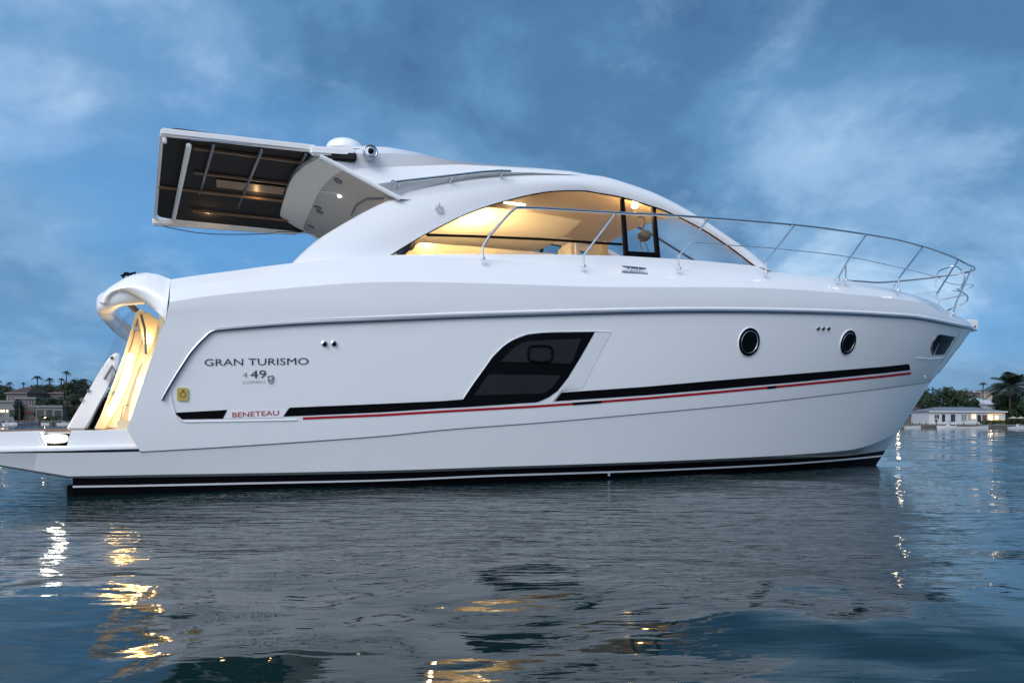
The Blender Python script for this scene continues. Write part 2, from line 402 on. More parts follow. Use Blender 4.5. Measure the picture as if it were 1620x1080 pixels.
# portholes
def ring_pts(c, nrm, r, n=40, sx=1):
    u = nrm.cross(ZV).normalized(); v = u.cross(nrm).normalized()
    return [c + u*r*sx*math.cos(2*math.pi*k/n) + v*r*math.sin(2*math.pi*k/n) for k in range(n+1)]
def disc(name, c, nrm, r, m, parent, n=28, thick=.01, dome=0):
    bm = bmesh.new(); u = nrm.cross(ZV).normalized(); v = u.cross(nrm).normalized()
    rows = [(0, 0), (r*.999, thick*0+0), (r, thick), (r*.6, thick+dome*.8), (.0001, thick+dome)]
    prev = None
    for rad, h in rows[1:]:
        ring = [bm.verts.new(c + nrm*h + u*rad*math.cos(2*math.pi*k/n) + v*rad*math.sin(2*math.pi*k/n)) for k in range(n)]
        if prev:
            for k in range(n): bm.faces.new((prev[k], prev[(k+1) % n], ring[(k+1) % n], ring[k]))
        prev = ring
    bmesh.ops.remove_doubles(bm, verts=bm.verts[:], dist=.0002)
    return obj(name, bm, m, parent)
for (a, b, r) in ((1184.7, 541, .175), (1341, 541.5, .168)):
    c, nrm = on_hull(a, b, 0)
    ph = disc('porthole', c+nrm*.003, nrm, r, 'dark', yacht, 40, .004)
    tube('rim', ring_pts(c+nrm*.012, nrm, r), .010, 'black', ph, 8)
    tube('inner_rim', ring_pts(c+nrm*.012, nrm, r*.84), .006, 'steel', ph, 6)
    tube('trim_ring', ring_pts(c+nrm*.004, nrm, r+.018), .008, 'gel2', ph, 6)
for a, b in ((513, 543.5), (528, 543), (1293.5, 519), (1301.5, 519), (1309.8, 519)):
    c, nrm = on_hull(a, b, 0)
    v_ = disc('vent', c, nrm, .030, 'steel', yacht, 16, .012, .012)
    disc('vent_hole', c+nrm*.014+Vector((0, 0, -.004)), nrm, .019, 'black', v_, 12, .014)
bw = patch('bow_window', [(1474, 552), (1475, 543), (1478, 535), (1485, 529), (1497, 531), (1510, 533)], [(1474, 552), (1475.5, 560), (1484, 561), (1493, 560.5), (1502, 547), (1510, 533)], 'dark', yacht, 20, 6, .006)
tube('rim', hull_line([(1475.5, 560.5), (1473, 551), (1475, 541), (1480, 532), (1486, 528.5), (1498, 530.5), (1511, 532.8)], 24, .008), .010, 'steeld', bw, 6)
tube('divider', hull_line([(1487, 529), (1486, 540), (1481, 552), (1477, 560)], 12, .009), .009, 'steel', bw, 6)
c, nrm = on_hull(289, 623.5, 0)
u = nrm.cross(ZV).normalized()*-1; v = u.cross(nrm)
v = -v if v.z < 0 else v
bm = bmesh.new(); a_, b_ = .050, .063
pts = [c + u*a_*math.copysign(abs(math.cos(t))**.35, math.cos(t)) + v*b_*math.copysign(abs(math.sin(t))**.35, math.sin(t)) for t in [2*math.pi*k/32 for k in range(32)]]
va = [bm.verts.new(p) for p in pts]; vb = [bm.verts.new(p+nrm*.012) for p in pts]; bm.faces.new(vb)
for k in range(32): bm.faces.new((va[k], va[(k+1) % 32], vb[(k+1) % 32], vb[k]))
yp = obj('shore_power_cover', bm, 'yellow', yacht); tube('ring', ring_pts(c+nrm*.014, nrm, .025, 24), .004, 'wood', yp, 6); disc('hinge', c+nrm*.012+v*.04, nrm, .009, 'wood', yp, 10)
# drain outlet with wet glint low on the side
c, nrm = on_hull(975, 739, 0); 
od = disc('outlet', cST1.sample(NS, -1)[0]*0 + Vector((on_y(975, 752, -1.8).x, -cST1.b(on_y(975, 752, -1.8).x)-.006, on_y(975, 752, -1.8).z)), Vector((0, -1, 0)), .020, 'steel', yacht, 14, .012)

# lettering, laid on the hull
def text_on(name, s, x0, y0, x1, y1, hpx, m, parent, off=.006, weight=0, slant=0):
    cu = bpy.data.curves.new(name, 'FONT'); cu.body = s; cu.size = 1; cu.offset = weight; cu.resolution_u = 3
    to = bpy.data.objects.new(name, cu); COL.objects.link(to); bpy.context.view_layer.update()
    me = bpy.data.meshes.new_from_object(to); bpy.data.objects.remove(to); bpy.data.curves.remove(cu)
    xs = [v.co.x for v in me.vertices]; ys = [v.co.y for v in me.vertices]; ax, bx = min(xs), max(xs); ay, by = min(ys), max(ys)
    for v in me.vertices:
        t = (v.co.x-ax)/(bx-ax); w = (v.co.y-ay)/(by-ay)
        v.co = on_hull(x0+(x1-x0)*t + slant*w, y0+(y1-y0)*t - hpx*w, off)[0]
    return link(name, me, m, parent, False)
text_on('lettering', 'GRAN TURISMO', 323.5, 578.5, 488, 576.5, 10.8, 'ink', yacht, weight=0)
text_on('lettering', '49', 396, 598.5, 421, 597.5, 12.5, 'ink', yacht, weight=0)
text_on('lettering', '4', 384, 597, 391, 596.5, 8, 'grey', yacht, weight=-.012)
text_on('lettering', 'ECOMMERCE', 384, 607, 420, 605.5, 4.2, 'grey', yacht, weight=-.015)
text_on('lettering', 'BENETEAU', 367.5, 660, 441, 656.5, 8.0, 'red', yacht, off=.009)
sh = [(424, 595), (432, 594), (433, 600), (431, 604.5), (428, 607), (425, 604.5), (424, 600), (424, 595)]
bdg = tube('badge', hull_line(sh, 24, .007), .004, 'grey', yacht, 5)
tube('badge_mark', hull_line([(426, 600), (427.5, 603.5), (430.5, 599), (430.5, 596.5)], 8, .007), .004, 'grey', bdg, 5)

# ------------------------------------------------------------ superstructure
def Bs(x): return 1.70 - .50*max(0, (x-5.0)/4.2)**2
def ys(x, z): return -(Bs(x) - .30*(z-2.5))
def on_side(px, py, off=0):
    lo, hi = -2.6, 0.0
    f = lambda y: (lambda v: y - ys(v.x, v.z))(on_y(px, py, y))
    for _ in range(50):
        mid = (lo+hi)/2
        if f(mid) < 0: lo = mid
        else: hi = mid
    v = on_y(px, py, lo); v.y -= off; return v
OUT = [(464, 418), (487, 396), (510, 378), (560, 348), (600, 327), (632.6, 313), (649, 306), (702, 294), (753, 285), (804, 280), (844, 277.7), (900, 278.5), (952.5, 281), (1005, 296), (1047, 312), (1099, 340), (1152, 375), (1194, 405), (1222, 432)]
INN = [(616, 404), (673, 370), (742.6, 336), (804, 316), (865, 303), (920, 301), (942, 304), (984, 311.4), (1036, 327), (1064, 337.6), (1110, 361), (1152, 388), (1196, 421)]
nA = 96
def sm2(pl): return [(v.x, v.y) for v in spl([(a, b, 0) for a, b in pl], 8)]
O_ = resample(sm2(OUT), nA)
I_ = resample(sm2(INN), nA)
# remap so both advance together, with the base corner held for the first part
o3 = [on_side(*p, .02) for p in O_]; i3 = [on_side(*p, 0) for p in I_]
def mir(l): return [Vector((p.x, -p.y, p.z)) for p in l]
bm = bmesh.new()
for f_ in (lambda l: l, mir):
    rows = [[p + Vector((0, .07, 0)) for p in i3], i3]
    for j in range(1, 6):
        t = j/6; rows.append([a.lerp(b, t) + Vector((0, -.035*math.sin(math.pi*t), 0)) for a, b in zip(i3, o3)])
    rows.append(o3); rows.append([p + Vector((0, .05, .03)) for p in o3]); rows.append([p + Vector((0, .12, .0)) for p in o3])
    # inner skin so the arch has thickness
    rows.append([a.lerp(b, .5)+Vector((0, .16, 0)) for a, b in zip(i3, o3)])
    rows.append([p + Vector((0, .07, 0)) for p in i3])
    add_grid(bm, [f_(r) for r in rows])
bmesh.ops.remove_doubles(bm, verts=bm.verts[:], dist=.001)
obj('cabin_arch', bm, 'gel', yacht, ang=30)
# base of the cabin, under the windows
base_px = [(464, 420), (616, 404), (700, 402.5), (800, 402.3), (900, 403), (990, 405.5), (1100, 412), (1196, 421), (1222, 432)]
b3 = [on_side(*p, .015) for p in resample(base_px, 60)]
bm = bmesh.new()
for f_ in (lambda l: l, mir):
    add_grid(bm, [f_([p + Vector((0, .10, 0)) for p in b3]), f_(b3), f_([Vector((p.x, p.y-.03, p.z-.10)) for p in b3]), f_([Vector((p.x, p.y-.06, p.z-.45)) for p in b3])])
obj('cabin_base', bm, 'gel', yacht)

# roof moulding aft of the arch crown
Ofn = [(632.6, 313), (649, 306), (702, 294), (753, 285), (804, 280), (844, 277.7), (900, 278.5), (945, 280)]
R1p = [(592, 292), (640, 284.5), (702, 277.5), (753, 274), (804, 272.5), (844, 273), (900, 276), (945, 280)]
R2p = [(547, 268), (618, 264), (677, 262), (740, 259.6), (804, 264), (844, 267.5), (900, 272.8), (945, 279.5)]
R3p = [(511, 248), (560, 243), (618, 242.5), (657, 245.5), (716, 253.6), (745, 258), (844, 265.8), (900, 271.5), (945, 279)]
def oy(pl, ylist, n=48):
    P = resample(pl, n); r_ = []
    for p in P:
        r_.append(on_y(p.x, p.y, interp([a for a, _ in ylist], [b for _, b in ylist], p.x)))
    return r_
rO = [on_side(*p, -.03) for p in resample(Ofn, 48)]
rO2 = [p + Vector((0, .05, .0)) for p in rO]
r1 = oy(R1p, [(590, -1.52), (750, -1.42), (900, -1.31), (946, -1.26)])
r2 = oy(R2p, [(546, -1.45), (740, -1.34), (900, -1.27), (946, -1.24)])
r3 = oy(R3p, [(510, -1.49), (740, -1.36), (900, -1.26), (946, -1.23)])
R4p = [(513, 237), (550, 232.5), (572, 231), (614, 233), (657, 240.5), (716.5, 254), (730, 256), (760, 258.5), (804, 262.5), (844, 265), (905, 270.7), (945, 278.5)]
r4 = oy(R4p, [(512, -1.30), (740, -1.2), (900, -1.17), (946, -1.18)])
def crown(l, w, h): return [Vector((p.x, p.y*w, p.z+h)) for p in l]
bm = bmesh.new()
for f_ in (lambda l: l, mir):
    add_grid(bm, [f_(l) for l in (rO, rO2, r1, r2, r3, r4, crown(r4, .6, .06), crown(r4, .3, .085), crown(r4, 0, .095))])
# roof forward of the moulding down to the windscreen head, between the arches
fr = [p for p in o3 if p.x > rO[-1].x - .25 and p.z > 2.95]
XW = on_side(1078, 327).x
fr = [p for p in o3 if rO[-1].x - .35 < p.x < XW]
fr = [p + Vector((0, .10, -.015)) for p in fr]
for f_ in (lambda l: l, mir):
    add_grid(bm, [f_(fr), f_(crown(fr, .66, .05)), f_(crown(fr, .33, .08)), f_(crown(fr, 0, .09))])
bmesh.ops.remove_doubles(bm, verts=bm.verts[:], dist=.001)
obj('roof', bm, 'gel', yacht, ang=16)
# windscreen
wsr = [p + Vector((0, .12, -.02)) for p in o3 if XW - .1 < p.x]
bm = bmesh.new()
for f_ in (lambda l: l, mir): add_grid(bm, [f_(wsr), f_(crown(wsr, .66, .05)), f_(crown(wsr, .33, .08)), f_(crown(wsr, 0, .09))])
bmesh.ops.remove_doubles(bm, verts=bm.verts[:], dist=.001)
ws = obj('windscreen', bm, 'wsglass', yacht)
tube('mullion', [Vector((p.x, 0, p.z+.07)) for p in wsr], .018, 'grey', ws)
# hardtop underside
lineS = [(506, 247), (540, 264.5), (590, 291.5), (633, 314.5)]
sS = [on_y(a, b, y) for (a, b), y in zip(lineS, (-1.49, -1.49, -1.53, -1.55))]
rowsU = []
for p in sS:
    row = []
    for k in range(13):
        t = k/12*2-1
        row.append(Vector((p.x - .26*(1-t**4)*(1 if p is sS[0] else .5 if p is sS[1] else 0), p.y*-t if False else p.y*(-t)*-1, p.z - .10*(1-t*t) - .06*(t+1)*0)))
    rowsU.append(row[::-1])
for dx, dz in ((1.6, -.10), (2.6, -.10)):
    rowsU.append([Vector((p.x + dx, p.y*(.80-.06*dx), p.z + .18)) for p in rowsU[3]])
bm = bmesh.new(); add_grid(bm, rowsU)
clg = obj('hardtop_ceiling', bm, 'liner', yacht)
cb = bmesh.new(); cb.from_mesh(clg.data); BC = BVHTree.FromBMesh(cb)
for a, b in ((535, 286), (503, 328), (506, 335), (492, 358), (549, 267)):
    c, nrm = on_hull(a, b, 0, BC); disc('ceiling_fitting', c, nrm, .05 if a < 549 else .03, 'grey', clg, 14, .012)
c, nrm = on_hull(537, 310, 0, BC); disc('ceiling_lamp', c, nrm, .018, 'lampw', clg, 14, .012)
tube('ceiling_seam', [on_hull(a, b, .005, BC)[0] for a, b in resample([(475, 322), (500, 302), (530, 304), (537, 307)], 10)], .008, 'gel2', clg, 5)
tube('ceiling_seam', [on_hull(a, b, .005, BC)[0] for a, b in resample([(556, 340), (563, 325), (580, 314), (608, 314)], 14)], .012, 'grey', clg, 5)
bm = bmesh.new(); m0 = [p+Vector((0, 0, -.012)) for p in rowsU[0]]; m1 = [a.lerp(b, .24)+Vector((.05, 0, -.020)) for a, b in zip(rowsU[0], rowsU[3])]
add_grid(bm, [m0, [a.lerp(b, .5)+Vector((0, 0, -.008)) for a, b in zip(m0, m1)], m1, [p+Vector((.01, 0, .02)) for p in m1]]); obj('ceiling_cove', bm, 'cove', clg)
# aft lip of the hardtop, tapering white edge around the ceiling
lip = [Vector((p.x, p.y, p.z)) for p in rowsU[0]]
bm = bmesh.new()
topb = [Vector((p.x+.08, p.y*.98, p.z+.17-.05*(abs(p.y)/1.5)**2)) for p in lip]
add_grid(bm, [lip, [a.lerp(b, .5)+Vector((-.03, 0, 0)) for a, b in zip(lip, topb)], topb, [Vector((p.x+.5, p.y*.9, p.z+.10)) for p in topb]])
obj('hardtop_lip', bm, 'gel', yacht)
for sg in (1, -1): tube('hardtop_edge', [Vector((p.x, p.y*sg-.0, p.z)) for p in spl(sS, 6)], .026, 'gel2', yacht, 8)
# second seam plate at the upper aft corner
# radar dome on the roof
c = on_y(546, 237, -.35)
bm = bmesh.new(); prof = [(.0, .20), (.10, .195), (.19, .17), (.245, .12), (.27, .06), (.27, 0), (.24, -.03), (.0, -.03)]
rows = [[Vector((c.x + .88*r_*math.cos(2*math.pi*k/32), c.y + .88*r_*math.sin(2*math.pi*k/32), c.z + z_*.72 - .03)) for k in range(33)] for r_, z_ in prof]
add_grid(bm, rows); bmesh.ops.remove_doubles(bm, verts=bm.verts[:], dist=.0005); obj('radar_dome', bm, 'gel2', yacht)
# horn / searchlight by the aft roof corner
c = on_y(585.5, 241.5, -1.52)
sl = disc('searchlight', c+Vector((0, .03, 0)), Vector((0, -1, .0)), .082, 'steel', yacht, 24, .05, .02)
tube('rim', ring_pts(c+Vector((0, -.025, 0)), Vector((0, -1, 0)), .072, 28), .013, 'steeld', sl)
disc('lens', c+Vector((0, -.03, 0)), Vector((0, -1, 0)), .032, 'dark', sl, 18, .02, .01)
# roof handrail
hr = oy([(620, 289), (632, 287), (700, 279.5), (760, 272.5), (790, 270.5), (808, 271)], [(618, -1.56), (810, -1.46)], 24)
rh = tube('handrail', hr, .017, 'steel', yacht)
for a, b in ((632, 287), (716, 277.5), (796, 270.5)):
    p = on_y(a, b, -1.56+(a-632)*.0006); tube('bracket', [p, p+Vector((0, .10, -.045))], .016, 'steel', rh)
disc('end_cap', on_y(622, 289, -1.6), Vector((0, -1, 0)), .03, 'steeld', rh)
tube('handrail', mir(hr), .017, 'steel', yacht)
# round emblem on the arch
c = on_side(693, 333, .045)
em = tube('emblem', ring_pts(c+Vector((0, -.008, 0)), Vector((0, -1, .1)).normalized(), .045, 28), .006, 'steel', yacht, 6)
tube('emblem_mark', [c+Vector((-.022, -.012, .01)), c+Vector((0, -.012, -.03)), c+Vector((.025, -.012, .012))], .006, 'steeld', em, 6)
tube('emblem_mark', [c+Vector((0, -.012, .03)), c+Vector((0, -.012, .075))], .006, 'steeld', em, 6)

# ------------------------------------------------------------ cabin glazing
BASEW = [(616, 404), (700, 402.5), (800, 402.3), (900, 403), (990, 405.5), (1100, 412), (1196, 421)]
gt = [p + Vector((0, .035, 0)) for p in i3]
gb = [on_side(*p, -.035) for p in resample(BASEW, nA)]
bm = bmesh.new(); 
# match columns by x so the grid is regular
gbx = [p.x for p in gb]
def base_at(x):
    for a, b in zip(gb, gb[1:]):
        if a.x <= x <= b.x: return a.lerp(b, (x-a.x)/max(1e-6, b.x-a.x))
    return gb[0].copy() if x < gb[0].x else gb[-1].copy()
gb2 = [base_at(p.x) for p in gt]
for f_ in (lambda l: l, mir):
    add_grid(bm, [f_([a.lerp(b, j/4) for a, b in zip(gb2, gt)]) for j in range(5)])
bmesh.ops.remove_doubles(bm, verts=bm.verts[:], dist=.0005)
cw = obj('cabin_window', bm, 'glass', yacht)
def side_tube(name, pl, r, m, parent, off=.0, both=True, n=24):
    p = [on_side(*q, off) for q in resample(pl, n)]
    o = tube(name, p, r, m, parent)
    if both: tube(name, mir(p), r, m, parent)
    return o
fr_ = [p + Vector((0, .015, 0)) for p in i3]
tube('window_seal', fr_, .013, 'black', cw, 6); tube('window_seal', mir(fr_), .013, 'black', cw, 6)
side_tube('lower_bar', [(676, 371), (760, 373.5), (860, 378), (985, 386)], .016, 'black', cw, -.02)
def bar(px0, px1, w0, w1, d=.05):
    a, b = on_side(*px0, -.02), on_side(*px1, -.02)
    for sg in (1, -1):
        vs = []; bm = bmesh.new()
        for p, w in ((a, w0), (b, w1)):
            for dx in (-w/2, w/2):
                for dy in (0, d): vs.append(bm.verts.new((p.x+dx, (p.y+dy)*sg, p.z)))
        for f in ((0, 1, 3, 2), (4, 6, 7, 5), (0, 4, 5, 1), (2, 3, 7, 6), (0, 2, 6, 4), (1, 5, 7, 3)): bm.faces.new([vs[i] for i in f])
        obj('door_post', bm, 'black', cw, False)
bar((987, 313), (993.5, 406), .045, .055); bar((1036.5, 328), (1043.5, 407), .05, .055)
a = on_side(996, 406, -.018); b = on_side(1041, 408, -.018)
for sg in (1, -1):
    bm = bmesh.new(); g = [[Vector((p.x, (p.y+dy)*sg, p.z+dz)) for p in (a, b)] for dy, dz in ((0, .0), (0, .075), (.05, .075), (.05, 0), (0, 0))]; add_grid(bm, g); obj('door_sill', bm, 'black', cw, False)
# heron ornament on the sliding pane
hs = lambda pl: [on_side(a_, b_, -.05) for a_, b_ in pl]
hn = tube('heron_ornament', spl(hs([(1016, 340.5), (1020, 342), (1023, 348), (1021, 355), (1019.5, 361), (1021, 368)]), 6), [.010]*6+[.012]*8+[.014]*8+[.018]*8+[.028], 'decal', yacht, 8)
tube('beak', hs([(1017, 340.5), (1009, 343.5)]), [.010, .003], 'decal', hn, 6)
bm = bmesh.new(); q = hs([(1022.5, 372)])[0]; bmesh.ops.create_uvsphere(bm, u_segments=16, v_segments=10, radius=1, matrix=Matrix.Translation(q) @ Matrix.Rotation(R(-25), 4, 'Y') @ Matrix.Diagonal((.115, .02, .075, 1))); obj('body', bm, 'decal', hn)
tube('leg', hs([(1021, 377), (1026, 386), (1029, 396)]), .006, 'decal', hn, 5); tube('leg', hs([(1017, 376), (1016, 386), (1019, 394)]), .006, 'decal', hn, 5)

# cabin interior
floor_z = on_side(800, 402).z - .5
bm = bmesh.new()
cl = [Vector((p.x, p.y+.16, p.z-.10)) for p in o3 if on_side(700, 290).x-.2 < p.x < XW]
add_grid(bm, [cl, crown(cl, .5, .05), crown(cl, 0, .07), mir(crown(cl, .5, .05)), mir(cl)])
obj('cabin_ceiling', bm, 'cabin', yacht)
x0 = on_side(640, 402).x; x1 = on_side(1196, 421).x
bm = bmesh.new(); add_box(bm, x0-.4, x1-.4, -1.2, 1.2, floor_z-.05, floor_z); obj('cabin_floor', bm, 'wood', yacht)
bm = bmesh.new(); add_box(bm, x0-.10, x0-.04, -1.45, 1.45, floor_z, on_side(690, 360).z); obj('aft_bulkhead', bm, 'cabin', yacht)
# cream settee whose sloping back shows along the sill
bm = bmesh.new()
pr = [on_y(a, b, -1.36) for a, b in ((641, 408), (643, 400), (664, 383.5), (740, 389), (800, 394.5), (880, 401), (884, 408))]
va = [bm.verts.new(p) for p in pr]; vb = [bm.verts.new(p+Vector((0, .28, 0))) for p in pr]; n = len(pr)
bm.faces.new(va); bm.faces.new(vb[::-1])
for k in range(n): bm.faces.new((va[k], va[(k+1) % n], vb[(k+1) % n], vb[k]))
bmesh.ops.bevel(bm, geom=bm.edges[:], offset=.015, segments=2, affect='EDGES'); st = obj('settee', bm, 'sofa', yacht)
bm = bmesh.new(); add_box(bm, x0+.1, x0+2.6, .9, 1.35, floor_z, on_side(800, 388).z, .03); obj('port_settee', bm, 'sofa', yacht)
bm = bmesh.new(); xh = on_side(1000, 400).x
add_prism(bm, [(xh+.2, floor_z), (xh+1.6, floor_z), (xh+1.5, floor_z+.62), (xh+.7, floor_z+.78), (xh+.3, floor_z+.68)], -.9, .9, .02); obj('helm_console', bm, 'grey', yacht)
for q, (a, b, yv) in enumerate(((1004, 325, -1.22),)):
    c = on_y(a, b, yv); disc('cabin_lamp', c, Vector((-.25, -1, -.25)).normalized(), .045, 'lampy', yacht, 16, .02, .02)
tube('glow_strip', [on_y(692, 371.6, -1.50), on_y(740, 372.9, -1.50), on_y(796, 375.2, -1.50)], .006, 'strip', yacht, 6)  # added glowing tube, hidden behind the lower bar, to brighten the settee
# ceiling lamp strip that washes the aft cabin ceiling
for a, b, yv in ((806, 326, -1.20), (700, 352, -.9)):
    pass
cbm = bmesh.new(); cbm.from_mesh(bpy.data.objects['cabin_ceiling'].data); BCC = BVHTree.FromBMesh(cbm)
for a, b in ((745, 352), (805, 343), (870, 336), (935, 338)):
    h_ = BCC.ray_cast(CO, ray(a, b))
    if h_[0] is not None: disc('downlight', h_[0]+Vector((0, 0, -.02)), Vector((0, 0, -1)), .028, 'lampy2', yacht, 14, .01)
for a, yv in ((905, -.55), (950, .35)):
    q = on_y(a, 386, yv); b_ = bmesh.new(); add_box(b_, q.x-.12, q.x+.02, yv-.26, yv+.26, floor_z+.3, q.z, .05); hs_ = obj('helm_seat', b_, 'liner', yacht)
    b_ = bmesh.new(); add_box(b_, q.x-.02, q.x+.42, yv-.26, yv+.26, floor_z+.3, floor_z+.42, .04); obj('cushion', b_, 'liner', hs_)
def plight(name, loc, en, col=(1, .62, .27), rad=.06, parent=None):
    l = bpy.data.lights.new(name, 'POINT'); l.energy = en; l.color = col; l.shadow_soft_size = rad
    o = bpy.data.objects.new(name, l); COL.objects.link(o); o.location = loc
    if parent is not None: o.parent = parent; o.matrix_parent_inverse = parent_world(parent).inverted()
    return o
plight('cabin_light', on_y(760, 392, -.9), 62, rad=.1, parent=yacht)
plight('cabin_light', on_y(1006, 327, -1.05)+Vector((0, 0, -.03)), 12, (1, .5, .14), rad=.05, parent=yacht)
plight('cabin_light', on_y(668, 378, -1.72+.35)+Vector((.05, 0, 0)), 14, rad=.05, parent=yacht)
plight('cabin_light', on_y(820, 345, .5), 22, rad=.15, parent=yacht)
for a, b, yv in ((812, 322, -1.22),):
    c = on_y(a, b, yv); bm = bmesh.new(); add_box(bm, c.x-.12, c.x+.16, c.y-.02, c.y+.02, c.z-.008, c.z+.008, .005); obj('glow_strip', bm, 'strip', yacht)

# ------------------------------------------------------------ bow rail
def brl(x): 
    u = max(0, min(1, x/14.66)); return 1.98*(1-u**3.4)**.62
def on_rail(px, py, k=1.0, xe=14.72):
    lo, hi = 0, xe
    f = lambda x: on_y(px, py, -brl(x)*k).x - x
    flo = f(lo) > 0
    for _ in range(50):
        mid = (lo+hi)/2
        if (f(mid) > 0) == flo: lo = mid
        else: hi = mid
    return on_y(px, py, -brl(lo)*k)
top_px = [(816, 328.5), (830, 328.5), (860, 329.6), (900, 332), (973.5, 336.6), (1047, 340), (1120, 345), (1240, 354.6), (1300, 361), (1370, 371), (1420, 380), (1460, 390.5), (1495, 402), (1516, 410.5), (1530, 418)]
tp = [on_rail(*p) for p in top_px]
tipx = on_y(1528, 431, 0)
zt = tipx.z
tip = Vector((tipx.x, 0, zt))
last = tp[-1]
side = tp[:-1] + [last]
arc = [last.lerp(tip, .0)]
mid1 = Vector((last.x*.42+tip.x*.58, last.y*.60, last.z*.5+zt*.5)); 
full = spl(side + [mid1, tip] + [Vector((mid1.x, -mid1.y, mid1.z))] + mir(side)[::-1], 8)
rail = tube('bow_rail', full, .0165, 'steel', yacht)
def stan(pxs, name='stanchion', r=.0135, ks=None, both=True):
    p = [on_rail(a, b, (ks[i] if ks else 1)) for i, (a, b) in enumerate(pxs)]
    o = tube(name, p, r, 'steel', rail)
    if both: tube(name, mir(p), r, 'steel', rail)
    for f_ in ((lambda l: l), mir):
        b = bmesh.new(); q = f_([p[0]])[0]; add_tube(b, [q+Vector((0, 0, -.012)), q+Vector((0, 0, .012))], .032, 12); obj('foot', b, 'steel', rail)
    return p
s0 = stan([(763.5, 409), (764, 389), (775, 372), (806, 337), (816, 328.5)], r=.0155)
stan([(923, 421), (923, 404.8), (973.5, 337.6)])
stan([(1073.8, 424.5), (1073.8, 404.8), (1121, 346)])
stan([(1211.7, 431), (1211.7, 415.3), (1256, 357.5)])
stan([(1338.4, 443), (1338.4, 417.4), (1370, 372)]); stan([(1325, 442), (1338.4, 417.4)], 'brace')
stan([(1421, 459.5), (1421.8, 440.5), (1460, 391)])
stan([(1482, 479), (1482, 465), (1516, 411)])
stan([(1508, 496), (1513, 478), (1537, 425)], ks=[.9, .9, 1])
wire = [on_rail(*p) for p in [(1100, 384), (1180, 390), (1234, 394), (1343, 406.5), (1438, 427), (1481.5, 438), (1505, 449)]]
wt = on_y(1519, 460, 0); 
wl = spl(wire + [Vector((wt.x-.12, -.35, wt.z+.04)), wt, Vector((wt.x-.12, .35, wt.z+.04))] + mir(wire)[::-1], 6)
tube('mid_wire', wl, .0065, 'steel', rail, 6)
# inner pulpit hoop and step
hp = [on_y(a, b, y) for a, b, y in ((1483, 455, .25), (1480, 449, .28), (1484, 431, .30), (1497, 424, .30), (1511, 421, .2), (1521, 428, 0), (1526, 438, -.05), (1522, 452, .05), (1515, 461, .15))]
tube('pulpit_hoop', spl(hp, 6), .013, 'steel', rail)
lo1 = [on_y(a, b, y) for a, b, y in ((1514, 457, .3), (1524, 463, .1), (1531, 470, -.05), (1527, 478, -.1), (1510, 486, .05), (1499, 491, .2))]
tube('pulpit_step', spl(lo1, 6), .013, 'steel', rail)
lo2 = [on_y(a, b, y) for a, b, y in ((1485, 474, .45), (1500, 472, .3), (1527, 466, .0))]
tube('pulpit_step', spl(lo2, 6), .010, 'steel', rail)
# mooring cleats
def cleat(c, s=1, yaw=0):
    bm = bmesh.new(); d = Vector((math.cos(yaw), math.sin(yaw), 0))
    for k in (-.06, .06): add_tube(bm, [c + d*k*s, c + d*k*s*.8 + ZV*.045*s], .016*s, 8)
    add_tube(bm, [c - d*.15*s + ZV*.055*s, c - d*.08*s + ZV*.05*s, c + d*.08*s + ZV*.05*s, c + d*.15*s + ZV*.055*s], [.008*s, .016*s, .016*s, .008*s], 8)
    add_box(bm, c.x-.16*s, c.x+.16*s, c.y-.03*s, c.y+.03*s, c.z-.012, c.z+.004, .004)
    return obj('mooring_cleat', bm, 'steel', yacht)
c = on_y(1003, 431, -1.86); cleat(c, 1.15); cleat(Vector((c.x, -c.y, c.z)), 1.15)
# bow roller with anchor guard, stem plate and bow eye
a = on_y(1527, 521, 0); bm = bmesh.new()
add_prism(bm, [(a.x-.45, a.z+.00), (a.x+.24, a.z-.02), (a.x+.26, a.z+.18), (a.x+.05, a.z+.19), (a.x-.45, a.z+.10)], -.09, .09, .02)
an = obj('bow_roller', bm, 'palew', yacht)
bm = bmesh.new(); add_prism(bm, [(a.x-.10, a.z-.05), (a.x+.17, a.z-.035), (a.x+.20, a.z-.015), (a.x-.10, a.z-.015)], -.11, .11, .004); obj('roller_cheek', bm, 'steeld', an)
tube('roller_pin', [Vector((a.x+.12, -.12, a.z+.05)), Vector((a.x+.12, .12, a.z+.05))], .02, 'steeld', an)
stem = [on_y(a_, b_, 0) for a_, b_ in ((1529, 530), (1520, 543), (1506, 560), (1495, 575), (1485, 588))]
tube('stem_plate', [p+Vector((.004, 0, 0)) for p in stem], .022, 'steel', yacht)
tube('stem_guard', hull_line([(1519, 524), (1507, 543), (1495, 562), (1487, 574)], 16, .006), .007, 'steel', yacht, 6)
be = on_hull(1466, 598, .01)[0]; tube('bow_eye', [be, be+Vector((.03, -.06, -.01)), be+Vector((.05, -.01, -.04))], .012, 'steel', yacht)

# ------------------------------------------------------------ retractable canopy over the cockpit
YA = 1.42
As, Bs_ = on_y(256, 211, -YA), on_y(563, 243, -YA); Ap, Bp = on_y(245, 349, YA), on_y(462, 365, YA)
zS, zP = (As.z+Bs_.z)/2, (Ap.z+Bp.z)/2
def cn(px_s, t, dz=0):
    """point under the canopy: at starboard pixel column px_s, t across to port"""
    ps = on_y(px_s, 215, -YA); x = ps.x; y = -YA + 2*YA*t; return Vector((x, y, zS + (zP-zS)*t + dz))
canopy = bpy.data.objects.new('canopy', None); COL.objects.link(canopy); canopy.location = As; canopy.parent = yacht; canopy.matrix_parent_inverse = parent_world(yacht).inverted()
xa, xb = As.x, on_y(500, 240, -YA).x + .35
def cq(x, t, dz=0): return Vector((x + (Ap.x-As.x)*t*max(0, 1-(x-xa)/1.2), -YA + 2*YA*t, zS + (zP-zS)*t + dz))
bm = bmesh.new()
rc = .16
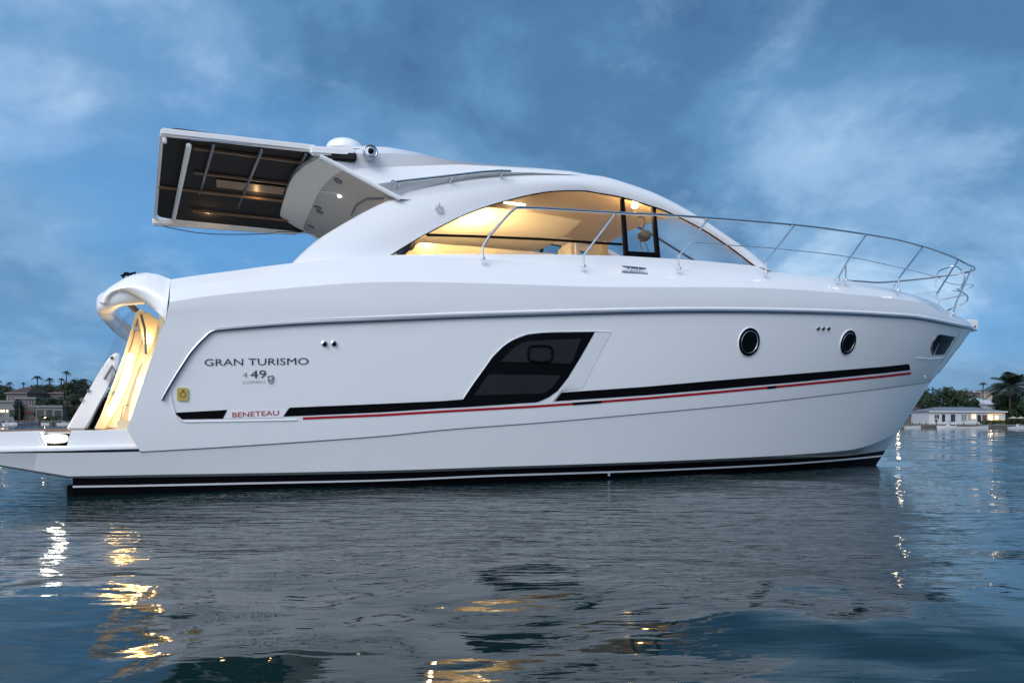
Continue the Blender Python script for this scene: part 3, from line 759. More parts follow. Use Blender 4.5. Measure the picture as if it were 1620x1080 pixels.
outl = []
for cx_, ct, a0 in ((xa+rc+.02, .06, 180), (xb-.05, .06, 270), (xb-.05, .93, 0), (xa+rc+.02, .93, 90)):
    for k in range(5):
        an_ = R(a0+k*22.5); outl.append((cx_+rc*math.cos(an_), ct+math.sin(an_)*.05))
va = [bm.verts.new(cq(x, t, .0)) for x, t in outl]; vb = [bm.verts.new(cq(x, t, .05)) for x, t in outl]
bm.faces.new(va); bm.faces.new(vb[::-1]); n = len(va)
for k in range(n): bm.faces.new((va[k], va[(k+1) % n], vb[(k+1) % n], vb[k]))
obj('canopy_fabric', bm, 'fabric', canopy)
# rails: starboard box rail, port box rail, aft edge
def boxrail(name, p, q, w, h, m, parent):
    bm = bmesh.new(); d = (q-p).normalized(); s = d.cross(ZV).normalized()
    vs = [bm.verts.new(e + s*a*w/2 + ZV*b*h/2) for e in (p, q) for a, b in ((-1, -1), (1, -1), (1, 1), (-1, 1))]
    fs = [bm.faces.new([vs[i] for i in f]) for f in ((0, 1, 2, 3), (4, 7, 6, 5), (0, 4, 5, 1), (1, 5, 6, 2), (2, 6, 7, 3), (3, 7, 4, 0))]
    bmesh.ops.bevel(bm, geom=list(bm.edges), offset=min(w, h)*.22, segments=2, affect='EDGES'); return obj(name, bm, m, parent)
boxrail('side_rail', on_y(254, 209, -YA-.02), on_y(500, 236, -YA-.02), .07, .075, 'palew', canopy)
boxrail('side_rail', on_y(300, 219.5, -YA-.03), on_y(548, 241, -YA-.03), .03, .025, 'steeld', canopy)
boxrail('side_rail', on_y(490, 238.5, -YA-.05), on_y(562, 243, -YA-.05), .08, .09, 'gel2', canopy)
c1, c2 = on_y(540, 246, -YA-.06), on_y(563, 248, -YA-.06)
boxrail('rail_pocket', on_y(505, 243, -YA-.02)+Vector((0, 0, -.03)), on_y(564, 249, -YA-.06), .08, .10, 'fabric', canopy)
boxrail('side_rail', on_y(241, 350, YA+.02), on_y(470, 366, YA+.02), .08, .10, 'palew', canopy)
boxrail('side_rail', on_y(243, 354, YA+.08), on_y(400, 360, YA+.08), .05, .05, 'liner', canopy)
boxrail('end_rail', on_y(256, 213, -YA), on_y(245, 345, YA), .035, .04, 'palew', canopy)
boxrail('corner_bracket', on_y(257, 218, -YA), on_y(264, 219, -YA), .05, .11, 'palew', canopy)
boxrail('cross_tube', on_y(299, 219, -YA)+Vector((0, 0, -.07)), on_y(274, 344, YA)+Vector((0, 0, -.04)), .05, .05, 'palew', canopy)
for (a, b), (c_, d_) in (((338, 222), (305, 340)), ((414, 230), (366, 350)), ((484, 237), (420, 350))):
    boxrail('cross_bar', on_y(a, b, -YA)+Vector((0, 0, -.05)), on_y(c_, d_, YA)+Vector((0, 0, -.03)), .03, .03, 'alu', canopy)
for ts, a, b in ((.10, 308, 488), (.34, 312, 488), (.545, 255, 488), (.80, 318, 488)):
    x_0 = on_y(a, 222, -YA).x; x_1 = on_y(b, 238, -YA).x
    boxrail('slat', cq(x_0, ts, -.025), cq(x_1, ts, -.025), .035, .03, 'slat', canopy)
# small lit panels between the slats and along the port rail
bm = bmesh.new(); p = on_y(392, 268, -.55)
bxl = cq(on_y(352, 225, -YA).x, .43, -.02); boxrail('inner_panel', bxl, bxl + Vector((.78, 0, 0)), .30, .012, 'slat', canopy)
plight('canopy_light', cq(on_y(420, 228, -YA).x, .52, -.10), .8, rad=.02, parent=canopy)
plight('canopy_light', cq(on_y(345, 228, -YA).x, 0.86, -.10), 1.0, rad=.02, parent=canopy)
tube('cable', spl([on_y(*p, YA+.1) for p in ((250, 356), (310, 368), (370, 371), (440, 369), (470, 367))], 6), .007, 'grey', canopy, 5)
gr = spl([on_y(*p, YA-.1) for p in ((438, 368), (487, 367), (520, 354), (560, 342))], 6)
tube('grab_rail', gr, .016, 'steel', yacht); tube('grab_rail', [on_y(485, 366, YA-.1), on_y(540, 367, YA-.1)], .014, 'steel', yacht)
disc('lamp_housing', on_y(446, 338, YA-.4), Vector((-.4, -.8, -.3)).normalized(), .06, 'cabin', yacht, 16, .03, .02)
# cockpit trim behind the arch
bm = bmesh.new(); x_ = on_side(632, 313).x
add_box(bm, x_+.15, x_+.22, -1.35, 1.35, floor_z, on_side(700, 330).z+.3, .01); obj('saloon_door', bm, 'dark2', yacht)

# ------------------------------------------------------------ swim platform and stern
YP = -1.93
pl = [(-75, 683), (0, 682.8), (63, 681.5), (72, 706), (107, 706), (111, 681.2), (150, 680.2), (212, 678.5), (219, 709.5), (110, 712), (0, 714), (-75, 715)]
bm = bmesh.new(); add_prism(bm, px_prof(pl, YP), YP, YP+.22, .006)
a, b = on_y(-75, 700, YP).x, on_y(205, 700, YP).x; zt_, zb_ = on_y(60, 683, YP).z, on_y(60, 712, YP).z
bm2 = bmesh.new()
plat = obj('swim_platform', bm, 'gel2', yacht, ang=25)
bm = bmesh.new(); add_box(bm, a, b+.5, YP+.223, 1.93, zb_, zt_-.004, .006); obj('platform_slab', bm, 'gel2', yacht)
bm = bmesh.new(); add_box(bm, a+.05, b-.2, -1.65, 1.80, zt_-.003, zt_+.006); obj('teak_deck', bm, 'teak', yacht)
lipz = [on_y(p_, q_, YP-.02) for p_, q_ in ((-70, 711.5), (0, 710.8), (110, 709), (219, 706))]
tube('platform_lip', lipz, .022, 'gel2', yacht, 8)
# light in the recess
c = on_y(88, 693.5, YP+.10)
bm = bmesh.new()
rows = []
for k in range(9):
    t = k/8*math.pi; rr_ = math.sin(t)**.55*.047 if 0 < k < 8 else .001
    rows.append([Vector((c.x - .105*math.cos(t), c.y + rr_*.9*math.cos(2*math.pi*j/20), c.z + rr_*math.sin(2*math.pi*j/20))) for j in range(21)])
add_grid(bm, rows); bmesh.ops.remove_doubles(bm, verts=bm.verts[:], dist=.001)
pl_ = obj('platform_light', bm, 'lens', yacht)
tube('bulb', [c+Vector((-.055, -.047, .008)), c+Vector((.055, -.047, .008))], .014, 'bulb', pl_)
bm = bmesh.new(); add_box(bm, c.x-.19, c.x+.19, c.y+.07, c.y+.09, c.z-.12, c.z+.045, .005); add_box(bm, c.x-.16, c.x+.17, c.y-.05, c.y+.065, c.z-.115, c.z-.055, .02); add_box(bm, c.x+.13, c.x+.20, c.y-.06, c.y+.06, c.z-.08, c.z+.02, .02); obj('lamp_base', bm, 'black', pl_)

# quarter hoop: starboard arm, beam across the stern, port arm
armU = [(270, 441.5), (250, 434), (229, 431), (213, 433.5), (200, 438), (186, 446), (172, 455), (161, 466), (157, 478)]
armL = [(262, 507), (250, 494), (236, 480), (222, 470), (208, 463.5), (196, 460.5), (184, 463), (176, 470), (173, 480)]
bm = bmesh.new()
U = resample(armU, 24); Lw = resample(armL, 24); rowsO = []
for j in range(9):
    t = j/8; r_ = []
    for i, (u_, l_) in enumerate(zip(U, Lw)):
        s = i/24; yr = -(1.85 + .27*min(1, t*1.7)); y = yr + (-1.72 - .05*math.sin(math.pi*t) - yr)*s**.6
        r_.append(on_y(*u_.lerp(l_, t), y))
    rowsO.append(r_)
rowsI = [[p + Vector((0, .26, 0)) for p in r_] for r_ in rowsO[::-1]]
bm.free()
for f_ in ((lambda l: l), mir):
    bm = bmesh.new(); add_grid(bm, [f_(r_) for r_ in rowsO + rowsI + [rowsO[0]]]); bmesh.ops.remove_doubles(bm, verts=bm.verts[:], dist=.0008); obj('quarter_wing', bm, 'gel', yacht, ang=50)
pass
p0 = on_y(165, 477, -1.70)
bm = bmesh.new(); path = [Vector((p0.x+.34, -1.68, p0.z+.10)), Vector((p0.x+.14, -1.71, p0.z+.06)), Vector((p0.x+.02, -1.62, p0.z+.01)), Vector((p0.x-.03, -1.45, p0.z)), Vector((p0.x-.06, -1.0, p0.z)), Vector((p0.x-.08, 0, p0.z))]
path = path + [Vector((p.x, -p.y, p.z)) for p in path[:-1][::-1]]; path = spl(path, 6)
rows = []
for i, p in enumerate(path):
    t = (path[min(i+1, len(path)-1)]-path[max(i-1, 0)]).normalized(); s = t.cross(ZV).normalized()
    rows.append([p + s*.075*math.copysign(abs(math.cos(w))**.7, math.cos(w)) + ZV*.10*math.copysign(abs(math.sin(w))**.7, math.sin(w)) for w in [2*math.pi*k/20 for k in range(21)]])
add_grid(bm, rows); bmesh.ops.remove_doubles(bm, verts=bm.verts[:], dist=.0005); obj('aft_beam', bm, 'gel', yacht)
c = on_y(204, 437, -1.70); cl_ = bmesh.new()
for a, b in ((-.05, 0), (.01, 0)): add_tube(cl_, [c+Vector((a, 0, -.02)), c+Vector((a+.015, 0, .03)), c+Vector((a+.04, 0, .035)), c+Vector((a+.045, 0, .0))], .010, 8)
add_tube(cl_, [c+Vector((-.07, 0, .0)), c+Vector((.06, 0, .04))], .010, 8)
obj('pop_up_cleat', cl_, 'black', yacht)
# transom body between the side passages
YT = -1.22
prof = px_prof([(148, 679), (160, 655), (172, 625), (184, 592), (196, 560), (206, 525), (214, 498), (222, 488), (229, 492), (230, 512), (224, 540), (213, 575), (204, 605), (193, 632), (180, 655), (166, 680)], YT)
bm = bmesh.new(); add_prism(bm, prof, YT, YT+.10, .012); obj('passage_wall', bm, 'sofa', yacht, ang=60)
prof = px_prof([(150, 679), (174, 625), (197, 560), (206, 532), (262, 520), (262, 679)], YT+.1)
bm = bmesh.new(); add_prism(bm, prof, YT+.105, 1.2, .02); obj('transom', bm, 'gel', yacht)
prof = px_prof([(226, 572), (213, 610), (205, 640), (200, 678), (184, 679), (196, 652), (206, 618), (217, 585)], -1.50)
bm = bmesh.new(); add_prism(bm, prof, -1.50, -1.44, .01); obj('passage_gate', bm, 'sofa', yacht)
prof = px_prof([(214, 492), (236, 494), (252, 508), (240, 548), (232, 566), (228, 545), (222, 520)], -1.35)
bm = bmesh.new(); add_prism(bm, prof, -1.35, -1.30, .01); obj('coaming_liner', bm, 'sofa', yacht)
bm = bmesh.new(); q = on_y(180, 650, -1.25).x; add_box(bm, q+.45, q+.5, -1.83, -1.23, zt_, zt_+1.3); obj('passage_step', bm, 'sofa', yacht)
for k in range(1):
    c = on_y(190+k*7, 676-k*14, -1.55); bm = bmesh.new(); add_box(bm, c.x, c.x+.35, -1.82, -1.24, zt_+.01+.2*k, zt_+.11+.2*k, .01); obj('passage_stair', bm, 'sofa', yacht)  # cream colour puts the warm passage light into the step itself
tube('wall_seam', [on_y(a, b, YT-.004) for a, b in ((219, 500), (208, 545), (190, 598), (172, 640))], .006, 'wood', yacht, 5)
tube('wall_seam', [on_y(a, b, -1.505) for a, b in ((203, 640), (196, 641), (189, 668))], .005, 'wood', yacht, 5)
for a, b in ((216, 520), (181, 622)): disc('hinge', on_y(a, b, YT-.006), Vector((0, -1, 0)), .022, 'steeld', yacht, 12, .012)
tube('gate_strut', [on_y(223, 497, -1.55), on_y(229, 520, -1.55), on_y(231, 560, -1.55)], .012, 'grey', yacht)
tube('gate_strut', [on_y(200, 476, -1.55), on_y(216, 492, -1.5)], .03, 'grey', yacht)
# raised garage door leaning aft of the transom
prof = px_prof([(103, 680), (132, 631), (160, 583), (176, 560), (188, 556), (184, 580), (170, 612), (152, 645), (136, 680)], -.95)
bm = bmesh.new(); add_prism(bm, prof, -.95, -.80, .02); gd = obj('garage_door', bm, 'gel', yacht)
for a, b in ((140, 618), (129, 632), (177, 566)): disc('latch', on_y(a, b, -.955), Vector((0, -1, 0)), .018, 'grey', gd, 12, .01)
tube('door_handle', [on_y(a, b, -.97) for a, b in ((165, 600), (178, 578), (184, 590), (172, 612))], .012, 'grey', gd)
prof = px_prof([(160, 583), (196, 500), (210, 490), (214, 500), (188, 556)], -.9)
bm = bmesh.new(); add_prism(bm, prof, -.9, -.885); obj('wind_screen', bm, 'perspex', yacht, False)
bm = bmesh.new(); add_prism(bm, px_prof([(134, 679), (168, 628), (172, 640), (160, 679)], -.7), -.7, .9); obj('garage_opening', bm, 'black', yacht)
plight('passage_light', on_y(214, 600, -1.42), 4.6, (1, .66, .26), .04, yacht)
plight('passage_light', on_y(232, 535, -1.40), 1.6, (1, .60, .24), .03, yacht)
plight('passage_light', on_y(196, 655, -1.40), 2, (1, .62, .24), .03, yacht)
tube('passage_lamp', [on_y(205, 560, -1.26), on_y(190, 610, -1.26), on_y(172, 655, -1.26)], .012, 'strip', yacht, 6)
bm = bmesh.new(); a = on_y(111, 760, -1.7); add_box(bm, a.x-.02, a.x+.04, -1.75, -1.65, -.2, .10, .01); obj('trim_tab', bm, 'anti', yacht)

# ------------------------------------------------------------ water: one sheet to the horizon
def make_water():
    nr, na = 620, 900
    rad = np.concatenate([[0.0], np.geomspace(.6, 6000, nr-1)])
    # denser in the view sector
    a1 = np.linspace(-38, 38, 640)*math.pi/180; a2 = np.linspace(38, 322, na-640+2)[1:-1]*math.pi/180
    ang = np.concatenate([a1, a2]); na = len(ang)
    fd = math.atan2(DV.y, DV.x)
    th = fd + ang
    X = CX + rad[:, None]*np.cos(th)[None, :]; Y = CY + rad[:, None]*np.sin(th)[None, :]
    rng = np.random.RandomState(11); Z = np.zeros_like(X)
    cell = np.maximum(np.gradient(rad), .02)[:, None]
    dep = (X-CX)*DV.x + (Y-CY)*DV.y; q_ = np.clip((dep-2.6)/3.0, 0, 1); q_ = q_*q_*(3-2*q_); calm = 1.04 - .60*q_ + .25*np.clip((dep-14)/20, 0, 1)
    for lam, amp, cnt, spread in ((5.5, .016, 5, 50), (2.4, .0145, 8, 60), (1.1, .0066, 12, 75), (.55, .0034, 18, 85), (.28, .0013, 22, 95)):
        for _ in range(cnt):
            l = lam*rng.uniform(.7, 1.4); k = 2*math.pi/l; a = fd + math.pi + R(rng.uniform(-spread, spread)); ph = rng.uniform(0, 6.28)
            fade = np.clip((l/cell - 2.0)/3.0, 0, 1)
            s = np.sin(k*(X*math.cos(a) + Y*math.sin(a)) + ph + .6*np.sin(X*.35+ph)*np.cos(Y*.4-ph))
            Z += amp*(2/math.sqrt(cnt))*.55*s*fade*(calm if lam < 3 else 1)
    co = np.stack([X, Y, Z], -1).reshape(-1, 3)
    i, j = np.meshgrid(np.arange(nr-1), np.arange(na), indexing='ij'); j2 = (j+1) % na
    q = np.stack([i*na+j, (i+1)*na+j, (i+1)*na+j2, i*na+j2], -1).reshape(-1, 4)
    me = bpy.data.meshes.new('water'); me.vertices.add(len(co)); me.vertices.foreach_set('co', co.ravel().astype(np.float32))
    me.loops.add(q.size); me.loops.foreach_set('vertex_index', q.ravel().astype(np.int32))
    me.polygons.add(len(q)); me.polygons.foreach_set('loop_start', np.arange(0, q.size, 4, dtype=np.int32)); me.polygons.foreach_set('loop_total', np.full(len(q), 4, dtype=np.int32))
    me.update(calc_edges=True); me.shade_smooth()
    m = bpy.data.materials.new('water'); m.use_nodes = True; t = m.node_tree; p = t.nodes['Principled BSDF']
    p.inputs['Base Color'].default_value = (.004, .020, .022, 1); p.inputs['Roughness'].default_value = .02; p.inputs['IOR'].default_value = 1.34
    g = t.nodes.new('ShaderNodeNewGeometry'); prev = None
    # wind ruffles the surface round the boat; a calmer slick lies nearer the viewer
    dv = t.nodes.new('ShaderNodeVectorMath'); dv.operation = 'DOT_PRODUCT'; t.links.new(g.outputs['Position'], dv.inputs[0]); dv.inputs[1].default_value = DV
    pn = t.nodes.new('ShaderNodeTexNoise'); pn.inputs['Scale'].default_value = .9; t.links.new(g.outputs['Position'], pn.inputs[0])
    ad = t.nodes.new('ShaderNodeMath'); ad.operation = 'MULTIPLY_ADD'; t.links.new(pn.outputs[0], ad.inputs[0]); ad.inputs[1].default_value = 4.0; t.links.new(dv.outputs['Value'], ad.inputs[2])
    mr = t.nodes.new('ShaderNodeMapRange'); mr.interpolation_type = 'SMOOTHSTEP'; cd = CX*DV.x + CY*DV.y
    mr.inputs['From Min'].default_value = cd+2+2.2; mr.inputs['From Max'].default_value = cd+2+4.6; mr.inputs['To Min'].default_value = .22; mr.inputs['To Max'].default_value = 1
    t.links.new(ad.outputs[0], mr.inputs['Value'])
    for sc, dist, sx, msk in ((8.0, .0145, .24, 1), (17.0, .0042, .30, 1), (2.6, .012, .45, 0), (.35, .05, .45, 0)):
        mp = t.nodes.new('ShaderNodeMapping'); mp.vector_type = 'POINT'
        rt = t.nodes.new('ShaderNodeVectorRotate'); rt.rotation_type = 'Z_AXIS'; rt.inputs['Angle'].default_value = YAW; t.links.new(g.outputs['Position'], rt.inputs['Vector'])
        mp.inputs['Scale'].default_value = (sx, 1, 1); t.links.new(rt.outputs[0], mp.inputs[0])
        nn = t.nodes.new('ShaderNodeTexNoise'); nn.inputs['Scale'].default_value = sc; nn.inputs['Detail'].default_value = 2.5; nn.inputs['Distortion'].default_value = .35; t.links.new(mp.outputs[0], nn.inputs[0])
        b = t.nodes.new('ShaderNodeBump'); b.inputs['Strength'].default_value = 1; b.inputs['Distance'].default_value = dist; t.links.new(nn.outputs[0], b.inputs['Height'])
        if msk: t.links.new(mr.outputs[0], b.inputs['Strength'])
        if prev: t.links.new(prev.outputs[0], b.inputs['Normal'])
        prev = b
    t.links.new(prev.outputs[0], p.inputs['Normal'])
    return link('water', me, m, None, False)
tag(make_water(), kind='structure')

# ------------------------------------------------------------ far shore
FM = dict(
 leaf=[mat('leaf_dark', (.018, .035, .016), .8, noise_amt=.5, nscale=.6), mat('leaf_mid', (.028, .05, .022), .8, noise_amt=.5, nscale=.6), mat('leaf_blue', (.016, .032, .026), .8, noise_amt=.5, nscale=.6)],
 trunk=mat('trunk', (.07, .05, .035), .9, noise_amt=.3, nscale=2),
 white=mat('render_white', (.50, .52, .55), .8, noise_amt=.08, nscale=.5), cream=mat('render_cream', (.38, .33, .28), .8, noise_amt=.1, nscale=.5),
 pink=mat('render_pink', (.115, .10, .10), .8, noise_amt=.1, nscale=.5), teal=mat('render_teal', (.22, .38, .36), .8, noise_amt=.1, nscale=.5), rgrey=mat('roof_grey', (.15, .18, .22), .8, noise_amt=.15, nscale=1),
 rred=mat('roof_red', (.12, .05, .04), .85, noise_amt=.25, nscale=1), rbrown=mat('roof_brown', (.06, .04, .035), .85, noise_amt=.25, nscale=1),
 open=mat('dark_opening', (.015, .017, .02), .3), dimw=mat('darkened_white', (.17, .185, .195), .85, noise_amt=.15, nscale=.6), stone=mat('seawall_stone', (.09, .09, .085), .9, noise_amt=.4, nscale=.8, bump=.4), conc=mat('dock_concrete', (.20, .205, .21), .85, noise_amt=.2, nscale=.7),  # dimw: the white render with a darker colour, for the left shore
 grass=mat('grass', (.04, .06, .025), .95, noise_amt=.4, nscale=.2), timber=mat('timber', (.12, .10, .08), .9, noise_amt=.3, nscale=2),
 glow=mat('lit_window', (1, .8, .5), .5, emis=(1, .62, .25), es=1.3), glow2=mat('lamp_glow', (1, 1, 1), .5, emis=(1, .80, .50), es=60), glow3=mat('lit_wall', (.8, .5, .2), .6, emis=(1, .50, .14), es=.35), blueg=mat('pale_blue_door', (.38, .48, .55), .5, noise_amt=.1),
 boat=mat('boat_white', (.5, .52, .54), .4, noise_amt=.06), blue=mat('boat_cover', (.05, .08, .14), .8), green=mat('hedge', (.05, .075, .03), .9, noise_amt=.5, nscale=1))
M.update({'f_'+k: v for k, v in FM.items() if not isinstance(v, list)})
RZ = -YAW
def gpos(px, D, z=0):
    v = at_depth(px, 670.5, D); return Vector((v.x, v.y, z))
def zpx(px, py, D): return at_depth(px, py, D).z
LZ = 1.0
# land
bm = bmesh.new()
def shore_pt(px, D, z): 
    v = gpos(px, D, z); return v
edge = [(-2600, 200), (-900, 196), (0, 193), (110, 192), (400, 215), (900, 240), (1300, 190), (1410, 150), (1470, 148), (1700, 147), (2500, 150), (4200, 170)]
rows = [[shore_pt(a, D+.6, -1.0) for a, D in edge], [shore_pt(a, D+.6, LZ-.1) for a, D in edge], [shore_pt(a, D+14, LZ+.1) for a, D in edge], [shore_pt(a, D+60, LZ+.6) for a, D in edge], [shore_pt(a, D+260, 3.0) for a, D in edge], [shore_pt(a, D+900, 4.0) for a, D in edge]]
bm2 = bmesh.new(); add_grid(bm2, rows); tag(obj('land', bm2, 'f_grass'), kind='structure')
def local_thing(name, px, D, z, **k):
    return empty(name, gpos(px, D, z), RZ, **k)
def lobj(name, bm, m, parent, smooth=False):
    """mesh built in the thing's local frame (x right, y away, z up)"""
    me = bpy.data.meshes.new(name); bmesh.ops.recalc_face_normals(bm, faces=bm.faces[:]); bm.to_mesh(me); bm.free()
    me.materials.append(M[m] if isinstance(m, str) else m)
    if smooth: me.shade_smooth()
    o = bpy.data.objects.new(name, me); COL.objects.link(o); o.parent = parent; return o
def seawall(pxs, h, m, label):
    t = local_thing('seawall', pxs[0][0], pxs[0][1], 0, label=label, cat='seawall')
    inv = (Matrix.Translation(gpos(*pxs[0])) @ Matrix.Rotation(RZ, 4, 'Z')).inverted()
    P = [inv @ gpos(a, D) for a, D in pxs]
    def sec(off0, off1, z0, z1):
        b = bmesh.new(); add_grid(b, [[p+Vector((0, off0, z0)) for p in P], [p+Vector((0, off0, z1)) for p in P], [p+Vector((0, off1, z1)) for p in P], [p+Vector((0, off1, z0)) for p in P], [p+Vector((0, off0, z0)) for p in P]]); return b
    lobj('wall', sec(0, .5, -1, h), m, t); lobj('cap', sec(-.12, .62, h+.003, h+.16), 'f_conc', t)
    L_ = (P[-1]-P[0]).length; n_ = min(30, int(L_/3))
    for k in range(n_):
        u_ = (k+.5)/n_*(len(P)-1); i_ = int(u_); p = P[i_].lerp(P[i_+1], u_-i_)
        b = bmesh.new(); add_tube(b, [p+Vector((0, -.2, -1)), p+Vector((0, -.2, h+.5))], .13, 6); lobj('pile', b, 'f_timber', t)
seawall([(-300, 194), (0, 193), (112, 192), (300, 205)], .85, 'f_stone', 'dark stone seawall along the left shore with timber piles')
seawall([(1395, 151), (1470, 148), (1620, 147.3), (1900, 148)], .75, 'f_stone', 'low pale seawall in front of the white waterfront house')

def tree(px, D, base, hpx, wpx, label, group, leaf=0, dens=1, name='broadleaf_tree', trunk_h=.3):
    """hpx: crown top row"""
    top = zpx(px, hpx, D); Hh = top - base; Wd = wpx*D/F
    t = local_thing(name, px, D, base, label=label, cat='tree', group=group)
    b = bmesh.new(); r0 = max(.12, Hh*.03)
    lim = []
    add_tube(b, [(0, 0, 0), (.1, 0, Hh*.25), (-.1, .1, Hh*.55)], [r0*1.3, r0, r0*.5], 6)
    for k in range(4):
        an = random.uniform(0, 6.28); add_tube(b, [(0, 0, Hh*.3), (math.cos(an)*Wd*.15, math.sin(an)*Wd*.15, Hh*.5), (math.cos(an)*Wd*.3, math.sin(an)*Wd*.3, Hh*.7)], [r0*.6, r0*.4, r0*.15], 5)
    lobj('trunk', b, 'f_trunk', t)
    b = bmesh.new(); clumps = []
    for k in range(int(20*dens)+8):
        a = random.uniform(0, 6.28); rr_ = random.random()**.6; zz = random.uniform(.10, .9)
        pr_ = math.sqrt(max(.05, 1-((zz-.5)/.52)**2))
        clumps.append((math.cos(a)*rr_*pr_*Wd*.42, math.sin(a)*rr_*pr_*Wd*.42, zz*Hh, random.uniform(.16, .27)*min(Wd, Hh*1.3)))
    nl = int(2600*dens); ls = max(.42, Wd*.06)
    for k in range(nl):
        cx_, cy_, cz_, cr = random.choice(clumps)
        v = Vector((random.gauss(0, 1), random.gauss(0, 1), random.gauss(0, 1))).normalized()*cr*random.uniform(.55, 1.05)
        p = Vector((cx_, cy_, cz_)) + Vector((v.x, v.y, v.z*.8)); p.z = min(p.z, Hh); p.z = max(p.z, .1)
        nrm = (v + Vector((random.uniform(-.6, .6), random.uniform(-.6, .6), random.uniform(-.3, .8)))).normalized(); u_ = nrm.orthogonal().normalized(); w_ = nrm.cross(u_); s_ = ls*random.uniform(.5, 1.1)
        b.faces.new([b.verts.new(p+u_*s_*.6), b.verts.new(p+w_*s_*.45), b.verts.new(p-u_*s_*.6), b.verts.new(p-w_*s_*.45)])
    me_ = lobj('crown', b, FM['leaf'][leaf], t); return t
def palm(px, D, base, cpx, fr_px, label, group, fan=False, nf=18, lean=0, droop=.6, lw=1.0):
    """cpx: row of the crown centre, fr_px: frond length in photo pixels"""
    top = zpx(px, cpx, D); Hh = top-base; fl = fr_px*D/F
    t = local_thing('palm_tree', px, D, base, label=label, cat='palm', group=group)
    b = bmesh.new(); r0 = .16
    add_tube(b, spl([(lean*-1.0, 0, 0), (lean*-.6, .05, Hh*.4), (lean*-.1, 0, Hh*.8), (0, 0, Hh)], 5), [r0*(1.35-.5*i/15) for i in range(16)], 8); lobj('trunk', b, 'f_trunk', t, True)
    b = bmesh.new()
    for k in range(nf):
        az = 2*math.pi*k/nf*1.618*2+random.uniform(-.2, .2); el = random.uniform(-.35, 1.35); l_ = fl*random.uniform(.8, 1.08)
        d = Vector((math.cos(az)*math.cos(el), math.sin(az)*math.cos(el), math.sin(el))); pts_ = []
        for i in range(9):
            s_ = i/8; pts_.append(Vector((0, 0, Hh)) + d*l_*s_ + Vector((0, 0, -droop*l_*s_*s_*(1.0 if el > .3 else .6))))
        sd_ = Vector((-math.sin(az), math.cos(az), 0))
        add_tube(b, pts_, [.035*(1-.8*i/8) for i in range(9)], 3, False)
        if fan:
            c_ = pts_[4]
            for q in range(9):
                aa = (q-4)*.30; dd = (d*math.cos(aa)+sd_*math.sin(aa)).normalized()*l_*.55; w_ = dd.cross(ZV).normalized()*.07*fl
                b.faces.new([b.verts.new(c_), b.verts.new(c_+dd*.6+w_), b.verts.new(c_+dd+Vector((0, 0, -.12*l_))), b.verts.new(c_+dd*.6-w_)])
        else:
            for i in range(1, 9):
                for u_ in (0, .5):
                    if i == 8 and u_: continue
                    p = pts_[i].lerp(pts_[min(8, i+1)], u_); tng = (pts_[min(i+1, 8)]-pts_[i-1]).normalized()
                    ll = l_*.30*math.sin(math.pi*(.12+.80*(i+u_)/9))
                    for sg in (-1, 1):
                        e = p + (sd_*sg*.8 + tng*.55 + Vector((0, 0, -.45))).normalized()*ll; w_ = tng*fl*.022*lw
                        b.faces.new([b.verts.new(p-w_), b.verts.new(p+w_), b.verts.new(e)])
    lobj('crown', b, FM['leaf'][2 if not fan else 0], t); return t

def house(name, px0, px1, top, eave, bot, D, depth, wallm, roofm, label, cat='house', hip=True, over=.4, wins=(), flat=False):
    """rows and columns of the photo give the front elevation at distance D"""
    pc = (px0+px1)/2; x_ = lambda p: (p-pc)*D/F; z0 = zpx(pc, bot, D); ze = zpx(pc, eave, D)-z0; zt2 = zpx(pc, top, D)-z0
    base = min(z0, 3.0)
    t = local_thing(name, pc, D, z0, label=label, cat=cat); w0, w1 = x_(px0), x_(px1)
    b = bmesh.new(); add_box(b, w0+over*.6, w1-over*.6, 0, depth, -1.5 if z0 < 3 else -z0, ze); lobj('wall', b, wallm, t)
    b = bmesh.new()
    if flat: add_box(b, w0, w1, -over, depth+over, ze+.003, zt2)
    else:
        ins = min((w1-w0)*.3, depth*.5) if hip else .0
        lo_ = [Vector((w0, -over, ze+.15)), Vector((w1, -over, ze+.15)), Vector((w1, depth+over, ze+.15)), Vector((w0, depth+over, ze+.15))]
        hi_ = [Vector((w0+ins, depth*.45, zt2)), Vector((w1-ins, depth*.45, zt2)), Vector((w1-ins, depth*.55, zt2)), Vector((w0+ins, depth*.55, zt2))]
        vl = [b.verts.new(v) for v in lo_]; vh = [b.verts.new(v) for v in hi_]; vf = [b.verts.new(v-Vector((0, 0, .147))) for v in lo_]
        for k in range(4): b.faces.new((vl[k], vl[(k+1) % 4], vh[(k+1) % 4], vh[k])); b.faces.new((vf[k], vf[(k+1) % 4], vl[(k+1) % 4], vl[k]))
        b.faces.new(vh); b.faces.new(vf[::-1])
    lobj('roof', b, roofm, t)
    if not flat:
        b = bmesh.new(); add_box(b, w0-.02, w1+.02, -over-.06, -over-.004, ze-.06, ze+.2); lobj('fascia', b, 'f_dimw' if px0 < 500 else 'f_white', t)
    for (a0, a1, r0, r1, mm, nm) in wins:
        xa_, xb_ = x_(a0), x_(a1); za_, zb_ = zpx(pc, r1, D)-z0, zpx(pc, r0, D)-z0
        b = bmesh.new(); add_box(b, xa_, xb_, -.06, -.01, za_, zb_); f_ = lobj(nm, b, mm, t)
        if nm == 'window' and xb_-xa_ > .6:
            b = bmesh.new()
            for e in (xa_, (xa_+xb_)/2-.04, xb_-.08): add_box(b, e, e+.08, -.10, -.062, za_, zb_)
            add_box(b, xa_-.05, xb_+.05, -.14, -.062, za_-.1, za_-.003); lobj('frame', b, 'f_white', f_)
    return t
GT = 'trees behind the right shore'; GL = 'trees behind the left shore'
